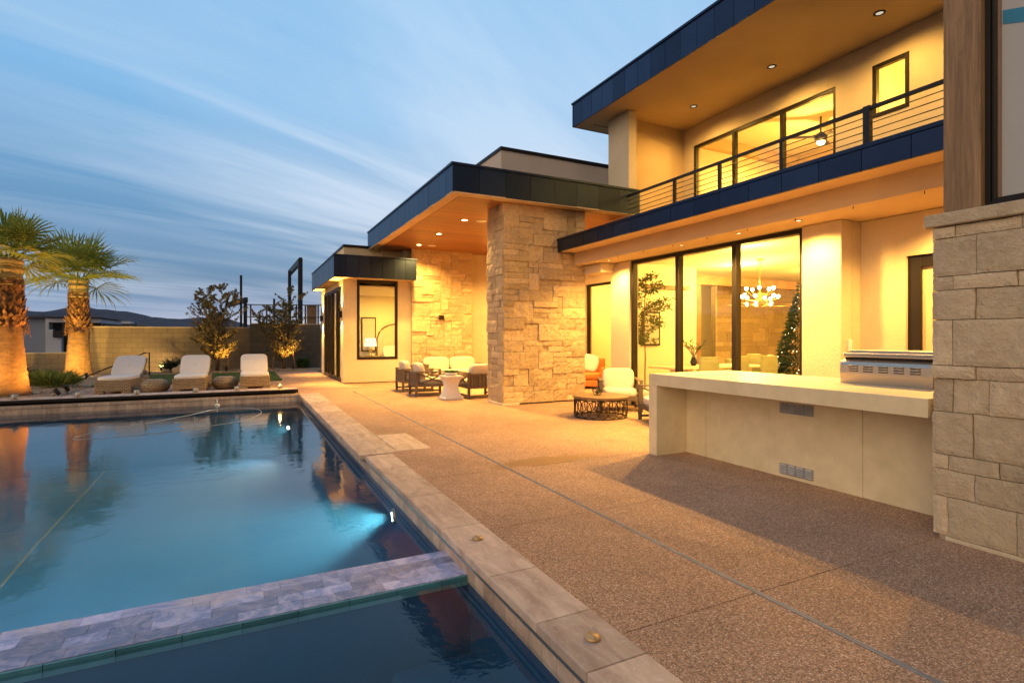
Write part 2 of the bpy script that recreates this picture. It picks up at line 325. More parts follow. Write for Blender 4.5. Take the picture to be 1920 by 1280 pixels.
# ------------------------------------------------------------------ mesh builder
class MB:
    def __init__(s): s.v = []; s.f = []; s.t = []
    def add(s, vs, fs, tint=.5):
        o = len(s.v); s.v += [tuple(x) for x in vs]; s.f += [tuple(o + i for i in f) for f in fs]; s.t += [tint] * len(fs); return s
    def box(s, x0, x1, y0, y1, z0, z1, tint=.5, rz=0, c=None):
        vs = [(x, y, z) for z in (z0, z1) for (x, y) in ((x0, y0), (x1, y0), (x1, y1), (x0, y1))]
        if rz:
            cx, cy = c or ((x0 + x1) / 2, (y0 + y1) / 2); ca, sa = math.cos(rz), math.sin(rz)
            vs = [(cx + (x - cx) * ca - (y - cy) * sa, cy + (x - cx) * sa + (y - cy) * ca, z) for x, y, z in vs]
        return s.add(vs, [(0, 3, 2, 1), (4, 5, 6, 7), (0, 1, 5, 4), (1, 2, 6, 5), (2, 3, 7, 6), (3, 0, 4, 7)], tint)
    def bar(s, a, b, w, h=None, tint=.5):
        a, b = Vector(a), Vector(b); h = h or w; d = (b - a).normalized()
        up = Vector((0, 0, 1)) if abs(d.z) < .95 else Vector((0, 1, 0))
        x = d.cross(up).normalized() * w / 2; y = x.normalized().cross(d).normalized() * h / 2
        vs = [p + i * x + j * y for p in (a, b) for i, j in ((-1, -1), (1, -1), (1, 1), (-1, 1))]
        return s.add(vs, [(0, 3, 2, 1), (4, 5, 6, 7), (0, 1, 5, 4), (1, 2, 6, 5), (2, 3, 7, 6), (3, 0, 4, 7)], tint)
    def tube(s, pts, r, n=8, tint=.5, closed=False):
        pts = [Vector(p) for p in pts]; k = len(pts); rs = r if isinstance(r, (list, tuple)) else [r] * k; rings = []
        for i, p in enumerate(pts):
            a = pts[(i - 1) % k] if (closed or i) else p; b = pts[(i + 1) % k] if (closed or i < k - 1) else p
            d = (b - a).normalized(); up = Vector((0, 0, 1)) if abs(d.z) < .9 else Vector((1, 0, 0))
            x = d.cross(up).normalized(); y = x.cross(d)
            rings += [p + rs[i] * (math.cos(2 * math.pi * j / n) * x + math.sin(2 * math.pi * j / n) * y) for j in range(n)]
        fs = []
        for i in range(k if closed else k - 1):
            for j in range(n):
                fs.append((i * n + j, i * n + (j + 1) % n, ((i + 1) % k) * n + (j + 1) % n, ((i + 1) % k) * n + j))
        if not closed: fs += [tuple(range(n))[::-1], tuple((k - 1) * n + j for j in range(n))]
        return s.add(rings, fs, tint)
    def lathe(s, prof, c=(0, 0, 0), n=32, tint=.5, jit=0):
        vs = []; k = len(prof)
        for r, z in prof:
            for j in range(n):
                a = 2 * math.pi * j / n; q = r * (1 + jit * mnoise.noise(Vector((math.cos(a) * 2, math.sin(a) * 2, z * 3))))
                vs.append((c[0] + q * math.cos(a), c[1] + q * math.sin(a), c[2] + z))
        fs = [(i * n + j, i * n + (j + 1) % n, (i + 1) * n + (j + 1) % n, (i + 1) * n + j) for i in range(k - 1) for j in range(n)]
        fs += [tuple(range(n))[::-1], tuple((k - 1) * n + j for j in range(n))]
        return s.add(vs, fs, tint)
    def disc(s, c, r, h, n=24, tint=.5): return s.lathe([(r, 0), (r, h)], c, n, tint)
    def build(s, name, mat, parent=None, bevel=0, smooth=False, sub=0, loc=None, seg=2):
        me = bpy.data.meshes.new(name); me.from_pydata(s.v, [], s.f); me.validate()
        a = me.attributes.new('tint', 'FLOAT', 'FACE')
        if len(a.data) == len(s.t): a.data.foreach_set('value', s.t)
        o = bpy.data.objects.new(name, me); COL.objects.link(o); me.materials.append(M[mat] if isinstance(mat, str) else mat)
        if parent: o.parent = parent
        if loc: o.location = loc
        if smooth: me.polygons.foreach_set('use_smooth', [True] * len(me.polygons))
        if bevel:
            b = o.modifiers.new('bevel', 'BEVEL'); b.width = bevel; b.segments = seg; b.limit_method = 'ANGLE'; b.angle_limit = R(40)
            if smooth is False and seg > 1: me.polygons.foreach_set('use_smooth', [True] * len(me.polygons)); b.harden_normals = True
        if sub: q = o.modifiers.new('sub', 'SUBSURF'); q.levels = sub; q.render_levels = sub
        return o
def empty(name, loc=(0, 0, 0), rz=0):
    o = bpy.data.objects.new(name, None); COL.objects.link(o); o.location = loc; o.rotation_euler = (0, 0, rz); o.empty_display_size = .2; return o
def tag(o, label=None, cat=None, group=None, kind=None):
    for k, v_ in (('label', label), ('category', cat), ('group', group), ('kind', kind)):
        if v_: o[k] = v_
    return o
def dup(root, loc, rz=0, label=None):
    def cp(o, par):
        c = o.copy(); COL.objects.link(c)
        if par: c.parent = par
        for ch in list(o.children): cp(ch, c)
        return c
    r = cp(root, None); r.location = loc; r.rotation_euler = (0, 0, rz)
    if label: r['label'] = label
    return r
def lamp(kind, loc, energy, color=WARM, size=.08, target=None, angle=90, blend=.6, parent=None, name='lamp'):
    d = bpy.data.lights.new(name, kind); o = bpy.data.objects.new(name, d); COL.objects.link(o); o.location = loc
    d.energy = energy * LK * (IK if name in ('ceiling_lamp', 'upper_room_lamp', 'bedroom_lamp', 'hall_ceiling_lamp', 'fan_lamp', 'hall_lamp', 'chandelier_lamp') else 1); d.color = color
    if kind == 'AREA': d.shape = 'DISK'; d.size = size
    else: d.shadow_soft_size = size
    if kind == 'SPOT': d.spot_size = R(angle); d.spot_blend = blend
    if target is not None: o.rotation_euler = (Vector(target) - Vector(loc)).to_track_quat('-Z', 'Y').to_euler()
    if parent: o.parent = parent
    return o
def pillow(mb, c, sx, sy, sz, rot=None, n=8, e=.55, tint=.5):
    """soft cushion: superellipsoid-like box"""
    vs = []; fs = []; nu, nv = n * 2, n
    for i in range(nv + 1):
        ph = -math.pi / 2 + math.pi * i / nv
        for j in range(nu):
            th = 2 * math.pi * j / nu
            f = lambda w, q: math.copysign(abs(w) ** q, w)
            p = Vector((sx / 2 * f(math.cos(ph), e) * f(math.cos(th), .35), sy / 2 * f(math.cos(ph), e) * f(math.sin(th), .35), sz / 2 * f(math.sin(ph), e + .25)))
            if rot: p = rot @ p
            vs.append(p + Vector(c))
    for i in range(nv):
        for j in range(nu): fs.append((i * nu + j, i * nu + (j + 1) % nu, (i + 1) * nu + (j + 1) % nu, (i + 1) * nu + j))
    mb.add(vs, fs, tint)
# ================================================================== SETTING
def settle(root, loc):
    root.location = loc
    for c in root.children: c.location = Vector(c.location) - Vector(loc)
    return root
PX0, PX1, PY0, PY1 = -6.6, 1.40, 0.8, 15.10      # basin
WZ = -0.17
g = MB(); BIG = 7000
for x0, x1, y0, y1 in ((-BIG, PX0 - .2, -BIG, BIG), (PX1 + .1, BIG, -BIG, BIG), (PX0 - .2, PX1 + .1, -BIG, PY0 - .1), (PX0 - .2, PX1 + .1, PY1 + .1, BIG)):
    g.add([(x0, y0, -.03), (x1, y0, -.03), (x1, y1, -.03), (x0, y1, -.03)], [(0, 1, 2, 3)])
tag(g.build('ground', 'desert'), kind='structure')
# aggregate deck with control joints
d = MB(); j = .0045
ys = [-4.4, -1.1, 2.2, 3.85, 5.5, 8.8, 12.1, 15.13]
for a, b_ in zip(ys, ys[1:]):
    for x0, x1 in ((1.65, 2.685), (2.715, 6.2), (6.2, 10.2)):
        d.box(x0 + (j / 2 if x0 > 2.8 else 0), x1 - (j / 2 if 2.8 < x1 < 7 else 0), a + j / 2, b_ - j / 2, -.10, 0)
for a, b_ in zip([-8.5, -4.0, -.6, 2.9, 6.0], [-4.0, -.6, 2.9, 6.0, 10.2]):
    for c, e in ((15.13, 17.4), (17.4, 19.75)): d.box(a + j / 2, b_ - j / 2, c + j / 2, e - j / 2, -.10, 0)
for c, e in ((19.75, 22.4), (22.4, 25.0)):
    d.box(1.15, 2.86, c + j / 2, e - j / 2, -.10, 0)
d.box(-4.2, 1.15, 19.75, 25.3, -.10, -.004)
tag(d.build('deck', 'deck', bevel=.003, seg=1), kind='structure')
dj = MB(); dj.add([(-8.5, -4.4, -.012), (10.2, -4.4, -.012), (10.2, .79, -.012), (-8.5, .79, -.012)], [(0, 1, 2, 3)])
dj.add([(1.5, .7, -.02), (10.2, .7, -.02), (10.2, 15.2, -.02), (1.5, 15.2, -.02)], [(0, 1, 2, 3)])
dj.add([(-8.5, 15.2, -.02), (10.2, 15.2, -.02), (10.2, 25, -.02), (-8.5, 25, -.02)], [(0, 1, 2, 3)])
tag(dj.build('deck_joint', 'mortar'), kind='structure')
# slot drain
dr = MB(); dr.box(2.688, 2.712, -2, 14.6, -.02, -.004)
for x in (2.686, 2.704): dr.box(x, x + .010, -2, 14.6, -.02, .004)
dr.build('deck_drain', 'drain_metal')['kind'] = 'structure'
# turf, gravel beds
def sheet(x0, x1, y0, y1, z, n, amp, seed, edge=None):
    mb = MB(); nx = max(2, int((x1 - x0) / n)); ny = max(2, int((y1 - y0) / n)); vs = []
    for i in range(ny + 1):
        for k in range(nx + 1):
            x = x0 + (x1 - x0) * k / nx; y = y0 + (y1 - y0) * i / ny
            e = min((x - x0), (x1 - x), (y - y0), (y1 - y)); f = min(1, e / .5)
            vs.append((x, y, z + f * amp * (mnoise.fractal(Vector((x * .9 + seed, y * .9, 0)), 1, 2, 4) * .5 + .4)))
    return mb.add(vs, [(i * (nx + 1) + k, i * (nx + 1) + k + 1, (i + 1) * (nx + 1) + k + 1, (i + 1) * (nx + 1) + k) for i in range(ny) for k in range(nx)])
tf = MB(); tf.add([(-4.0, 19.75, .02), (1.2, 19.75, .02), (1.2, 24.8, .02), (-4.0, 24.8, .02)], [(0, 1, 2, 3)])
tag(tf.build('turf', 'turf'), 'short green turf rectangle behind the sun loungers', 'turf', kind='stuff')
blades = MB()
for i in range(9000):
    x = random.uniform(-4, 1.2); y = 19.75 + 5.05 * random.random() ** 1.6; h = random.uniform(.02, .05); a = random.uniform(0, 6.28)
    blades.add([(x - .006 * math.cos(a), y - .006 * math.sin(a), .018), (x + .006 * math.cos(a), y + .006 * math.sin(a), .018), (x + random.uniform(-.02, .02), y + random.uniform(-.02, .02), .02 + h)], [(0, 1, 2)], random.random())
tag(blades.build('grass_blades', 'leaf_green'), 'fine green blades of the turf strip behind the loungers', 'grass', kind='stuff')
gv = sheet(-9.5, -4.05, 16.2, 27, .012, .22, .10, 3); gv.build('gravel_bed', 'gravel', smooth=True)['kind'] = 'structure'
gv = sheet(-4.05, 3.6, 25.0, 27, .012, .22, .10, 9); gv.build('gravel_bed', 'gravel', smooth=True)['kind'] = 'structure'
kb = MB(); kb.box(-4.1, 1.25, 24.8, 24.98, -.05, .03); kb.build('turf_kerb', 'ashlar_smooth')['kind'] = 'structure'
# river pebbles scattered on the gravel
pb = MB()
for i in range(700):
    if random.random() < .5: x, y = random.uniform(-9, -4.2), random.uniform(16.4, 26)
    else: x, y = random.uniform(-4, 2.6), random.uniform(25.1, 26.8)
    r = random.uniform(.02, .06); z = .05
    pb.add([(x - r, y, z), (x, y - r * .8, z), (x + r, y, z), (x, y + r * .8, z), (x, y, z + r * .8), (x, y, z - r)], [(0, 1, 4), (1, 2, 4), (2, 3, 4), (3, 0, 4), (1, 0, 5), (2, 1, 5), (3, 2, 5), (0, 3, 5)], random.random())
tag(pb.build('pebbles', 'boulder', smooth=True), 'loose brown pebbles scattered over the gravel beds', 'pebbles', kind='stuff')

# ------------------------------------------------------------------ pool basin
pool = empty('swimming_pool')
tag(pool, 'long dusk-lit swimming pool with dark plaster and travertine coping', 'swimming pool')
FL = -1.55
sh = MB()
def q(mb, a, b_, c, e, t=.5): mb.add([a, b_, c, e], [(0, 1, 2, 3)], t)
q(sh, (PX0, 3.97, FL), (PX1 + .02, 3.97, FL), (PX1 + .02, PY1, FL), (PX0, PY1, FL))
q(sh, (PX1 + .02, 3.97, FL), (PX1 + .02, 3.97, -.40), (PX1 + .02, PY1, -.40), (PX1 + .02, PY1, FL))
q(sh, (PX0, PY1, FL), (PX1 + .02, PY1, FL), (PX1 + .02, PY1, -.40), (PX0, PY1, -.40))
q(sh, (PX0, PY0, FL), (PX0, PY1, FL), (PX0, PY1, -.02), (PX0, PY0, -.02))
sh.build('pool_floor', 'plaster_pool', pool)
ss = MB(); SF = -1.15
q(ss, (PX0, PY0, SF), (PX1 + .02, PY0, SF), (PX1 + .02, 3.5, SF), (PX0, 3.5, SF))
q(ss, (PX1 + .02, PY0, SF), (PX1 + .02, PY0, -.40), (PX1 + .02, 3.5, -.40), (PX1 + .02, 3.5, SF))
q(ss, (PX0, PY0, SF), (PX1 + .02, PY0, SF), (PX1 + .02, PY0, -.02), (PX0, PY0, -.02))
ss.build('spa_floor', 'plaster_pool', pool)
# spa seats and the pool entry bench
bn = MB(); bn.box(PX0 + .01, -.15, 2.62, 3.49, SF + .004, -.62); bn.box(.85, PX1 + .06, .81, 3.49, SF + .006, -.66); bn.box(-.2, .848, .81, 1.3, SF + .006, -.64)
bn.build('spa_bench', 'plaster_pool', pool, bevel=.05)
b2 = MB(); b2.box(.55, PX1 + .015, 3.98, 5.0, FL + .005, -.70); b2.box(.05, .548, 3.98, 4.8, FL + .006, -1.08); b2.build('entry_step', 'plaster_pool', pool, bevel=.06)
# tile bands
tb = MB(); tb.box(PX1, PX1 + .05, PY0, PY1 + .05, -.42, -.085)
tb.box(PX0, PX1 - .002, PY1 - .01, PY1 + .05, -.42, -.062); tb.box(PX0 - .05, PX0 + .004, PY0, PY1, -.42, -.062)
tb.build('tile_band', 'plaster_pool', pool)
lt = MB(); y = PY0
while y < PY1 - .1: lt.box(PX1 - .008, PX1 - .001, y + .0015, y + .1485, -.195, -.088, random.random()); y += .15
x = PX0
while x < PX1 - .02: lt.box(x + .0015, min(x + .30, PX1 - .009) - .0015, PY1 - .017, PY1 - .011, -.195, -.062, random.random()); x += .30
lt.build('waterline_tile', 'travertine', pool)
tr = MB(); tr.box(PX1 - .012, PX1 + .04, PY0, 6.85, -.083, -.052); tr.box(PX1 - .02, PX1 - .014, PY0, 6.85, -.078, -.056)
tr.box(PX1 - .06, PX1 + .04, 6.95, PY1 - .02, -.083, -.052)
tr.build('cover_track', 'steel', pool)
# coping stones, right side: near run and the slightly wider far run past the notch
cp = MB(); y = -3.5; random.seed(3)
while y < 6.86:
    l = random.choice((.46, .61, .61, .92)); e = min(y + l, 6.86); 
    if 6.86 - e < .3: e = 6.86
    cp.box(1.37, 1.71, y + .0025, e - .0025, -.05, .004 + random.uniform(0, .0015), random.random()); y = e
y = 6.93
while y < 15.08:
    l = random.choice((.46, .61, .61, .92)); e = min(y + l, 15.08)
    if 15.08 - e < .3: e = 15.08
    cp.box(1.31, 1.80, y + .0025, e - .0025, -.05, .004 + random.uniform(0, .0015), random.random()); y = e
cp.build('coping', 'travertine', pool, bevel=.006)
cf_ = MB(); x = PX0 - .3
while x < 1.30:
    e = min(x + .6, 1.305); cf_.box(x + .0025, e - .0025, PY1 - .035, PY1 + .30, -.06, .003, random.random()); x = e
cf_.build('far_coping', 'travertine', pool, bevel=.006)
cl_ = MB(); y = PY0
while y < PY1 - .1:
    cl_.box(PX0 - .35, PX0 + .03, y + .0025, min(y + .6, PY1 - .04) - .0025, -.06, .003, random.random()); y += .6
cl_.build('side_coping', 'travertine', pool, bevel=.006)
# cover housing lid along the far edge
lid = MB(); lid.box(PX0 - .3, 1.30, PY1 + .02, PY1 + .42, .055, .115); lid.build('cover_lid', 'bronze', pool, bevel=.012)
ld2 = MB(); ld2.box(PX0 - .3, 1.30, PY1 + .03, PY1 + .60, .117, .128); ld2.build('lid_cap', 'travertine', pool, bevel=.004)
ld3 = MB(); ld3.box(PX0 - .3, 1.32, PY1 + .305, PY1 + .59, .001, .054); ld3.build('cover_housing', 'bronze', pool)
# inset travertine lid on the deck
il = MB(); il.box(1.805, 2.26, 6.98, 7.60, -.02, .005, .9); il.box(1.805, 2.26, 7.606, 8.22, -.02, .005, .7); il.build('access_slab', 'travertine', pool, bevel=.004)
# spa spillway wall
sw = MB(); random.seed(11)
for r_ in range(4):
    x = PX0 + random.uniform(0, .4)
    y0 = 3.505 + r_ * .116
    while x < PX1 - .004:
        e = min(x + random.choice((.15, .20, .30, .30, .36)), PX1 - .004)
        if PX1 - .004 - e < .12: e = PX1 - .004
        sw.box(x + .0007, e - .0007, y0 + .0007, y0 + .116 - .0007, -.19, WZ + .022 + random.uniform(-.001, .001), random.random()); x = e
sw.build('spillway_tile', 'quartzite', pool, bevel=.001, seg=1)
sb_ = MB(); sb_.box(PX0 - .01, PX1 + .08, 3.505, 3.968, -1.6, -.19); sb_.build('spillway_wall', 'plaster_pool', pool)
sf = MB(); x = PX0
while x < PX1 - .01:
    e = min(x + .30, PX1 - .005); sf.box(x + .002, e - .002, 3.485, 3.504, -.215, WZ + .018, random.random()); x = e
sf.build('spillway_face', 'teal_tile', pool)
# return fittings
for (x, y, z, n_) in ((-.27, 5.6, FL, 'floor_return'), (-.37, 2.95, -.62, 'spa_drain'), (.35, 3.0, SF, 'spa_drain'), (-1.2, 3.1, -.62, 'spa_drain')):
    rg = MB(); pts = [(x + .065 * math.cos(a), y + .065 * math.sin(a), z + .012) for a in [i * math.pi / 10 for i in range(20)]]
    rg.tube(pts, .013, 8, closed=True); rg.build(n_, 'fitting', pool, smooth=True)
# underwater lights with lens
def pool_light(loc, tgt, e, ang=100):
    dvec = (Vector(tgt) - Vector(loc)).normalized(); c = Vector(loc)
    k = MB(); k.tube([c - dvec * .03, c], .085, 20); k.build('light_ring', 'steel', pool)
    k = MB(); k.tube([c + dvec * .001, c + dvec * .012], .045, 20); k.build('light_lens', 'pool_lens', pool)
    lamp('SPOT', c + dvec * .03, e, (.95, 1, .80), .05, tgt, ang, .9, name='pool_lamp')
pool_light((1.385, 5.55, -.36), (-1.6, 6.2, -.75), 105, 80)
pool_light((1.05, PY1 - .03, -.86), (-1.4, 13.0, -1.2), 34, 95)
pool_light((1.385, 2.0, -.55), (-1.5, 2.6, -.9), .6)
pool_light((-5.4, PY1 - .03, -.7), (-4.0, 11, -1.5), 4)
# deck jets
for y, lb in ((3.69, 'small tan deck jet cap on the coping near the spa wall'), (2.22, 'small tan deck jet cap on the coping nearest the camera')):
    k = MB(); k.lathe([(.034, 0), (.040, .004), (.038, .013), (.022, .019), (.008, .021)], (1.55, y, .005), 24)
    k.box(1.548, 1.552, y - .03, y + .03, .0245, .027); tag(k.build('deck_jet_cap', 'brass_cap', smooth=True), lb, 'deck jet cap', 'jet caps on the coping')
# water
wm = MB(); wm.box(PX0 - .02, PX1 + .03, PY0 - .02, PY1 + .03, FL - .1, WZ)
tag(wm.build('water', 'water'), kind='structure')
# floating white cleaner hose
hp = []
ctrl = [(-2.37, 10.94), (-1.77, 10.95), (-1.28, 11.1), (-0.77, 11.39), (-0.23, 11.73), (0.12, 12.16), (0.36, 12.97), (0.29, 13.67), (-0.06, 14.16), (-0.6, 14.02), (-0.97, 13.36), (-1.62, 12.49), (-2.17, 11.83), (-2.42, 11.44), (-2.48, 11.2)]
N0 = len(ctrl)
for i in range(N0):
    p0, p1, p2, p3 = [Vector(ctrl[(i + q_) % N0]) for q_ in range(4)]
    for t in [k / 6 for k in range(6)]:
        p = .5 * ((2 * p1) + (-p0 + p2) * t + (2 * p0 - 5 * p1 + 4 * p2 - p3) * t * t + (-p0 + 3 * p1 - 3 * p2 + p3) * t ** 3)
        hp.append((p.x, p.y, WZ + .001))
k = MB(); k.tube(hp, .0055, 6, closed=True); tag(k.build('cleaner_hose', 'hose_white', smooth=True), 'thin white cleaner hose looping over the far pool water', 'hose')
k = MB(); k.lathe([(.05, 0), (.06, .02), (.04, .05), (.015, .06)], (-.55, 14.83, WZ - .01), 16); k.lathe([(.012, 0), (.02, .05), (.008, .10)], (-.55, 14.83, WZ + .05), 10)
tag(k.build('pool_float', 'fitting', smooth=True), 'small white float bobbing at the far pool edge', 'float')
k = MB(); k.tube([(*p, -1.3) for p in [(-2.43, 7.96), (-2.48, 9.17), (-2.53, 11.67), (-2.57, 13.8)]], .016, 8); tag(k.build('suction_hose', 'tan_hose', smooth=True), 'tan hose lying straight under the water at the left of the pool', 'hose')
# candles on the lid
def candle(x, y, lit, lb):
    r = empty('candle_jar', (x, y, .128)); tag(r, lb, 'candle', 'candle jars along the far pool edge')
    k = MB(); n = 24; prof = [(.062, 0), (.066, .005), (.066, .125), (.061, .125), (.061, .008), (.0, .007)]
    k.lathe(prof, n=n); k.build('glass_jar', 'glass', r, smooth=True)
    k = MB(); k.lathe([(.04, .009), (.041, .095), (.036, .10), (.006, .098)], n=20); k.build('wax_candle', 'candle', r, smooth=True)
    if lit:
        k = MB(); k.lathe([(.003, .10), (.011, .112), (.007, .13), (.001, .142)], n=10); k.build('flame', 'flame', r, smooth=True)
        lamp('POINT', (0, 0, .14), 1.3, WARM2, .02, parent=r, name='candle_lamp')
CY = PY1 + .22
for i, (x, lit) in enumerate(((-4.43, 0), (-3.33, 0), (-2.23, 0), (-1.03, 0), (-.13, 0), (.87, 1))):
    candle(x, CY, lit, ['unlit white candle jar in front of the nearest palm', 'unlit white candle jar between the two palms at the pool edge', 'unlit white candle jar in front of the left lounger',
                        'unlit white candle jar in front of the middle lounger', 'unlit white candle jar in front of the right pouf', 'lit candle jar glowing at the right end of the pool edge'][i])
# ================================================================== HOUSE
house = empty('modern_house'); tag(house, 'large modern stucco and stone house glowing with warm light beside the pool', 'house')
def hb(name, mat, *boxes, bevel=0, parent=None):
    mb = MB()
    for b in boxes: mb.box(*b)
    return mb.build(name, mat, parent or house, bevel=bevel)
def ashlar(mb, origin, udir, width, z0, z1, depth_dir, unit=.11, wr=(2, 8), hr=(1, 3), depth=.05, rough=.014, seed=1, cell=.045):
    """random squared rubble built stone by stone; u runs along the wall, stones stand out along depth_dir"""
    rnd = random.Random(seed); nu = max(1, round(width / unit)); nz = max(1, round((z1 - z0) / unit))
    uu = width / nu; zz = (z1 - z0) / nz; occ = [[0] * nu for _ in range(nz)]
    o = Vector(origin); U = Vector(udir); D = Vector(depth_dir); Z = Vector((0, 0, 1))
    flip = U.cross(Z).dot(D) < 0
    for r_ in range(nz):
        c = 0
        while c < nu:
            if occ[r_][c]: c += 1; continue
            w = rnd.randint(*wr); h = rnd.choice([hr[0]] * 2 + list(range(hr[0], hr[1] + 1)))
            ww = 0
            while ww < w and c + ww < nu and not occ[r_][c + ww]: ww += 1
            if c + ww < nu and nu - (c + ww) == 1 and not occ[r_][c + ww]: ww += 1
            h = min(h, nz - r_)
            for a in range(h):
                for b in range(ww): occ[r_ + a][c + b] = 1
            x0, x1 = c * uu + .003, (c + ww) * uu - .003; y0, y1 = r_ * zz + .003, (r_ + h) * zz - .003
            off = depth * rnd.uniform(.35, 1); tx, tz = rnd.uniform(-.02, .02), rnd.uniform(-.02, .02); tint = rnd.random()
            na = max(2, int((x1 - x0) / cell)); nb = max(2, int((y1 - y0) / cell)); vs = []
            for j_ in range(nb + 1):
                for i in range(na + 1):
                    x = x0 + (x1 - x0) * i / na; y = y0 + (y1 - y0) * j_ / nb
                    edge = i in (0, na) or j_ in (0, nb)
                    p = o + U * x + Z * y
                    nn = mnoise.fractal(p * 7 + Vector((seed, 0, 0)), 1, 2, 5) * rough + mnoise.fractal(p * 19, 1, 2, 3) * rough * .5
                    dd = off + tx * (x - (x0 + x1) / 2) + tz * (y - (y0 + y1) / 2) + nn - (.004 if edge else 0)
                    vs.append(p + D * dd)
            k = len(vs); fs = []
            for j_ in range(nb):
                for i in range(na):
                    f = (j_ * (na + 1) + i, j_ * (na + 1) + i + 1, (j_ + 1) * (na + 1) + i + 1, (j_ + 1) * (na + 1) + i); fs.append(f[::-1] if flip else f)
            # skirt back into the wall
            per = [i for i in range(na + 1)] + [(j_ + 1) * (na + 1) - 1 for j_ in range(1, nb + 1)] + [nb * (na + 1) + i for i in range(na - 1, -1, -1)] + [j_ * (na + 1) for j_ in range(nb - 1, 0, -1)]
            for idx in per:
                v_ = vs[idx]; vs.append(v_ - D * ((v_ - o).dot(D) + .02))
            n_ = len(per)
            for i in range(n_):
                f = (per[i], k + i, k + (i + 1) % n_, per[(i + 1) % n_]); fs.append(f[::-1] if flip else f)
            mb.add(vs, fs, tint); c += ww
def fascia_run(mb, axis, const, sgn, a, b, z0, z1, pitch, depth=.03, split=False):
    """folded metal panels on a fascia face"""
    n = max(1, round((b - a) / pitch)); st = (b - a) / n
    for i in range(n):
        p, q_ = a + i * st + .004, a + (i + 1) * st - .004; t = random.random()
        lo, hi = sorted((const, const + sgn * depth * (.9 + .1 * random.random())))
        if axis == 'Y': mb.box(lo, hi, p, q_, z0, z1, t)
        else: mb.box(p, q_, lo, hi, z0, z1, t)

# --- great stone pier under the canopy
pr = empty('stone_pier'); pr.parent = house
hb('pier_core', 'mortar', (5.09, 7.13, 10.63, 11.38, .0, 4.39), parent=pr)
k = MB(); ashlar(k, (5.05, 10.61, .03), (1, 0, 0), 2.12, .03, 4.39, (0, -1, 0), unit=.125, wr=(2, 5), hr=(1, 3), seed=5, depth=.07, rough=.019, cell=.035)
ashlar(k, (5.07, 10.58, .03), (0, 1, 0), .84, .03, 4.39, (-1, 0, 0), unit=.14, wr=(1, 4), hr=(1, 2), seed=8, depth=.05, rough=.012)
ashlar(k, (7.13, 10.58, .03), (0, 1, 0), .82, .03, 4.39, (1, 0, 0), unit=.14, wr=(1, 4), hr=(1, 2), seed=9, depth=.04, cell=.09)
ashlar(k, (5.05, 11.38, .03), (1, 0, 0), 2.12, .03, 4.39, (0, 1, 0), seed=15, depth=.04, cell=.1)
k.build('pier_stone', 'ashlar', pr)
hb('pier_footing', 'stucco', (5.0, 5.42, 10.52, 11.3, -.01, .045), parent=pr, bevel=.01)
# --- second stone wall beside the bedroom
pr = empty('stone_wall'); pr.parent = house
hb('wall_core', 'mortar', (5.06, 7.12, 17.56, 18.2, 0, 4.39), parent=pr)
k = MB(); ashlar(k, (5.0, 17.54, .02), (1, 0, 0), 2.15, .02, 4.39, (0, -1, 0), seed=21, unit=.125, depth=.07, rough=.013, wr=(2, 5), cell=.06); ashlar(k, (5.05, 17.50, 4.05), (0, 1, 0), .5, 4.05, 4.39, (-1, 0, 0), seed=2, wr=(1, 3))
k.build('wall_stone', 'ashlar', pr)
k = MB(); k.box(5.93, 6.09, 17.37, 17.47, 2.05, 2.2); k.box(5.96, 6.06, 17.46, 17.5, 2.09, 2.16); k.build('wall_lamp', 'bronze', pr, bevel=.006)

# --- canopy
cn = empty('canopy'); cn.parent = house
CX0, CX1, CY0, CY1 = 3.76, 8.54, 10.26, 18.5
hb('canopy_core', 'roof_dark', (CX0 + .04, 8.50, CY0 + .04, CY1, 4.42, 4.97), parent=cn)
k = MB(); fascia_run(k, 'Y', CX0 + .04, -1, CY0, CY1, 4.405, 4.955, .40); fascia_run(k, 'X', CY0 + .04, -1, CX0 + .012, CX1, 4.405, 4.955, .62)
k.box(CX0 - .01, CX1, CY0 - .012, CY0 + .3, 4.958, 5.005, .5); k.box(CX0 - .012, CX0 + .3, CY0 + .3, CY1, 4.958, 5.0, .5)
k.build('canopy_fascia', 'fascia', cn)
hb('soffit', 'soffit_wood', (CX0 + .25, 9.7, CY0 + .25, 18.3, 4.385, 4.419), parent=cn)
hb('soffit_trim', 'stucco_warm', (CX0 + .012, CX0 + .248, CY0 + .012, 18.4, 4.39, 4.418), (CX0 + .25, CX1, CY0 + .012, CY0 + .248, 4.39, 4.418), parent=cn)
def downlight(loc, e, parent, mat='bulb', r=.07, angle=140, color=WARM):
    k = MB(); k.lathe([(r * 1.0, 0), (r * 1.45, -.004), (r * 1.5, -.010), (r * 1.02, -.014), (r, -.004)], loc, 24); k.build('downlight_trim', 'bronze' if mat == 'bulb_dim' else 'stucco', parent, smooth=True)
    k = MB(); k.disc((loc[0], loc[1], loc[2] - .007), r * .92, .003, 20); k.build('downlight_lens', mat, parent)
    if e: lamp('SPOT', (loc[0], loc[1], loc[2] - .03), e, color, .05, (loc[0], loc[1], 0), angle, .7, name='downlight_lamp')
for p in ((4.93, 12.56), (4.95, 14.57), (4.98, 16.6)): downlight((*p, 4.384), 75, cn)
for p in ((7.75, 12.4), (7.75, 15.6)): downlight((*p, 4.384), 80, cn)
for p in ((5.36, 12.5), (5.40, 16.6)):
    k = MB(); k.lathe([(.13, 0), (.135, -.006), (.12, -.010)], (*p, 4.384), 28); k.build('ceiling_speaker', 'fitting', cn, smooth=True)

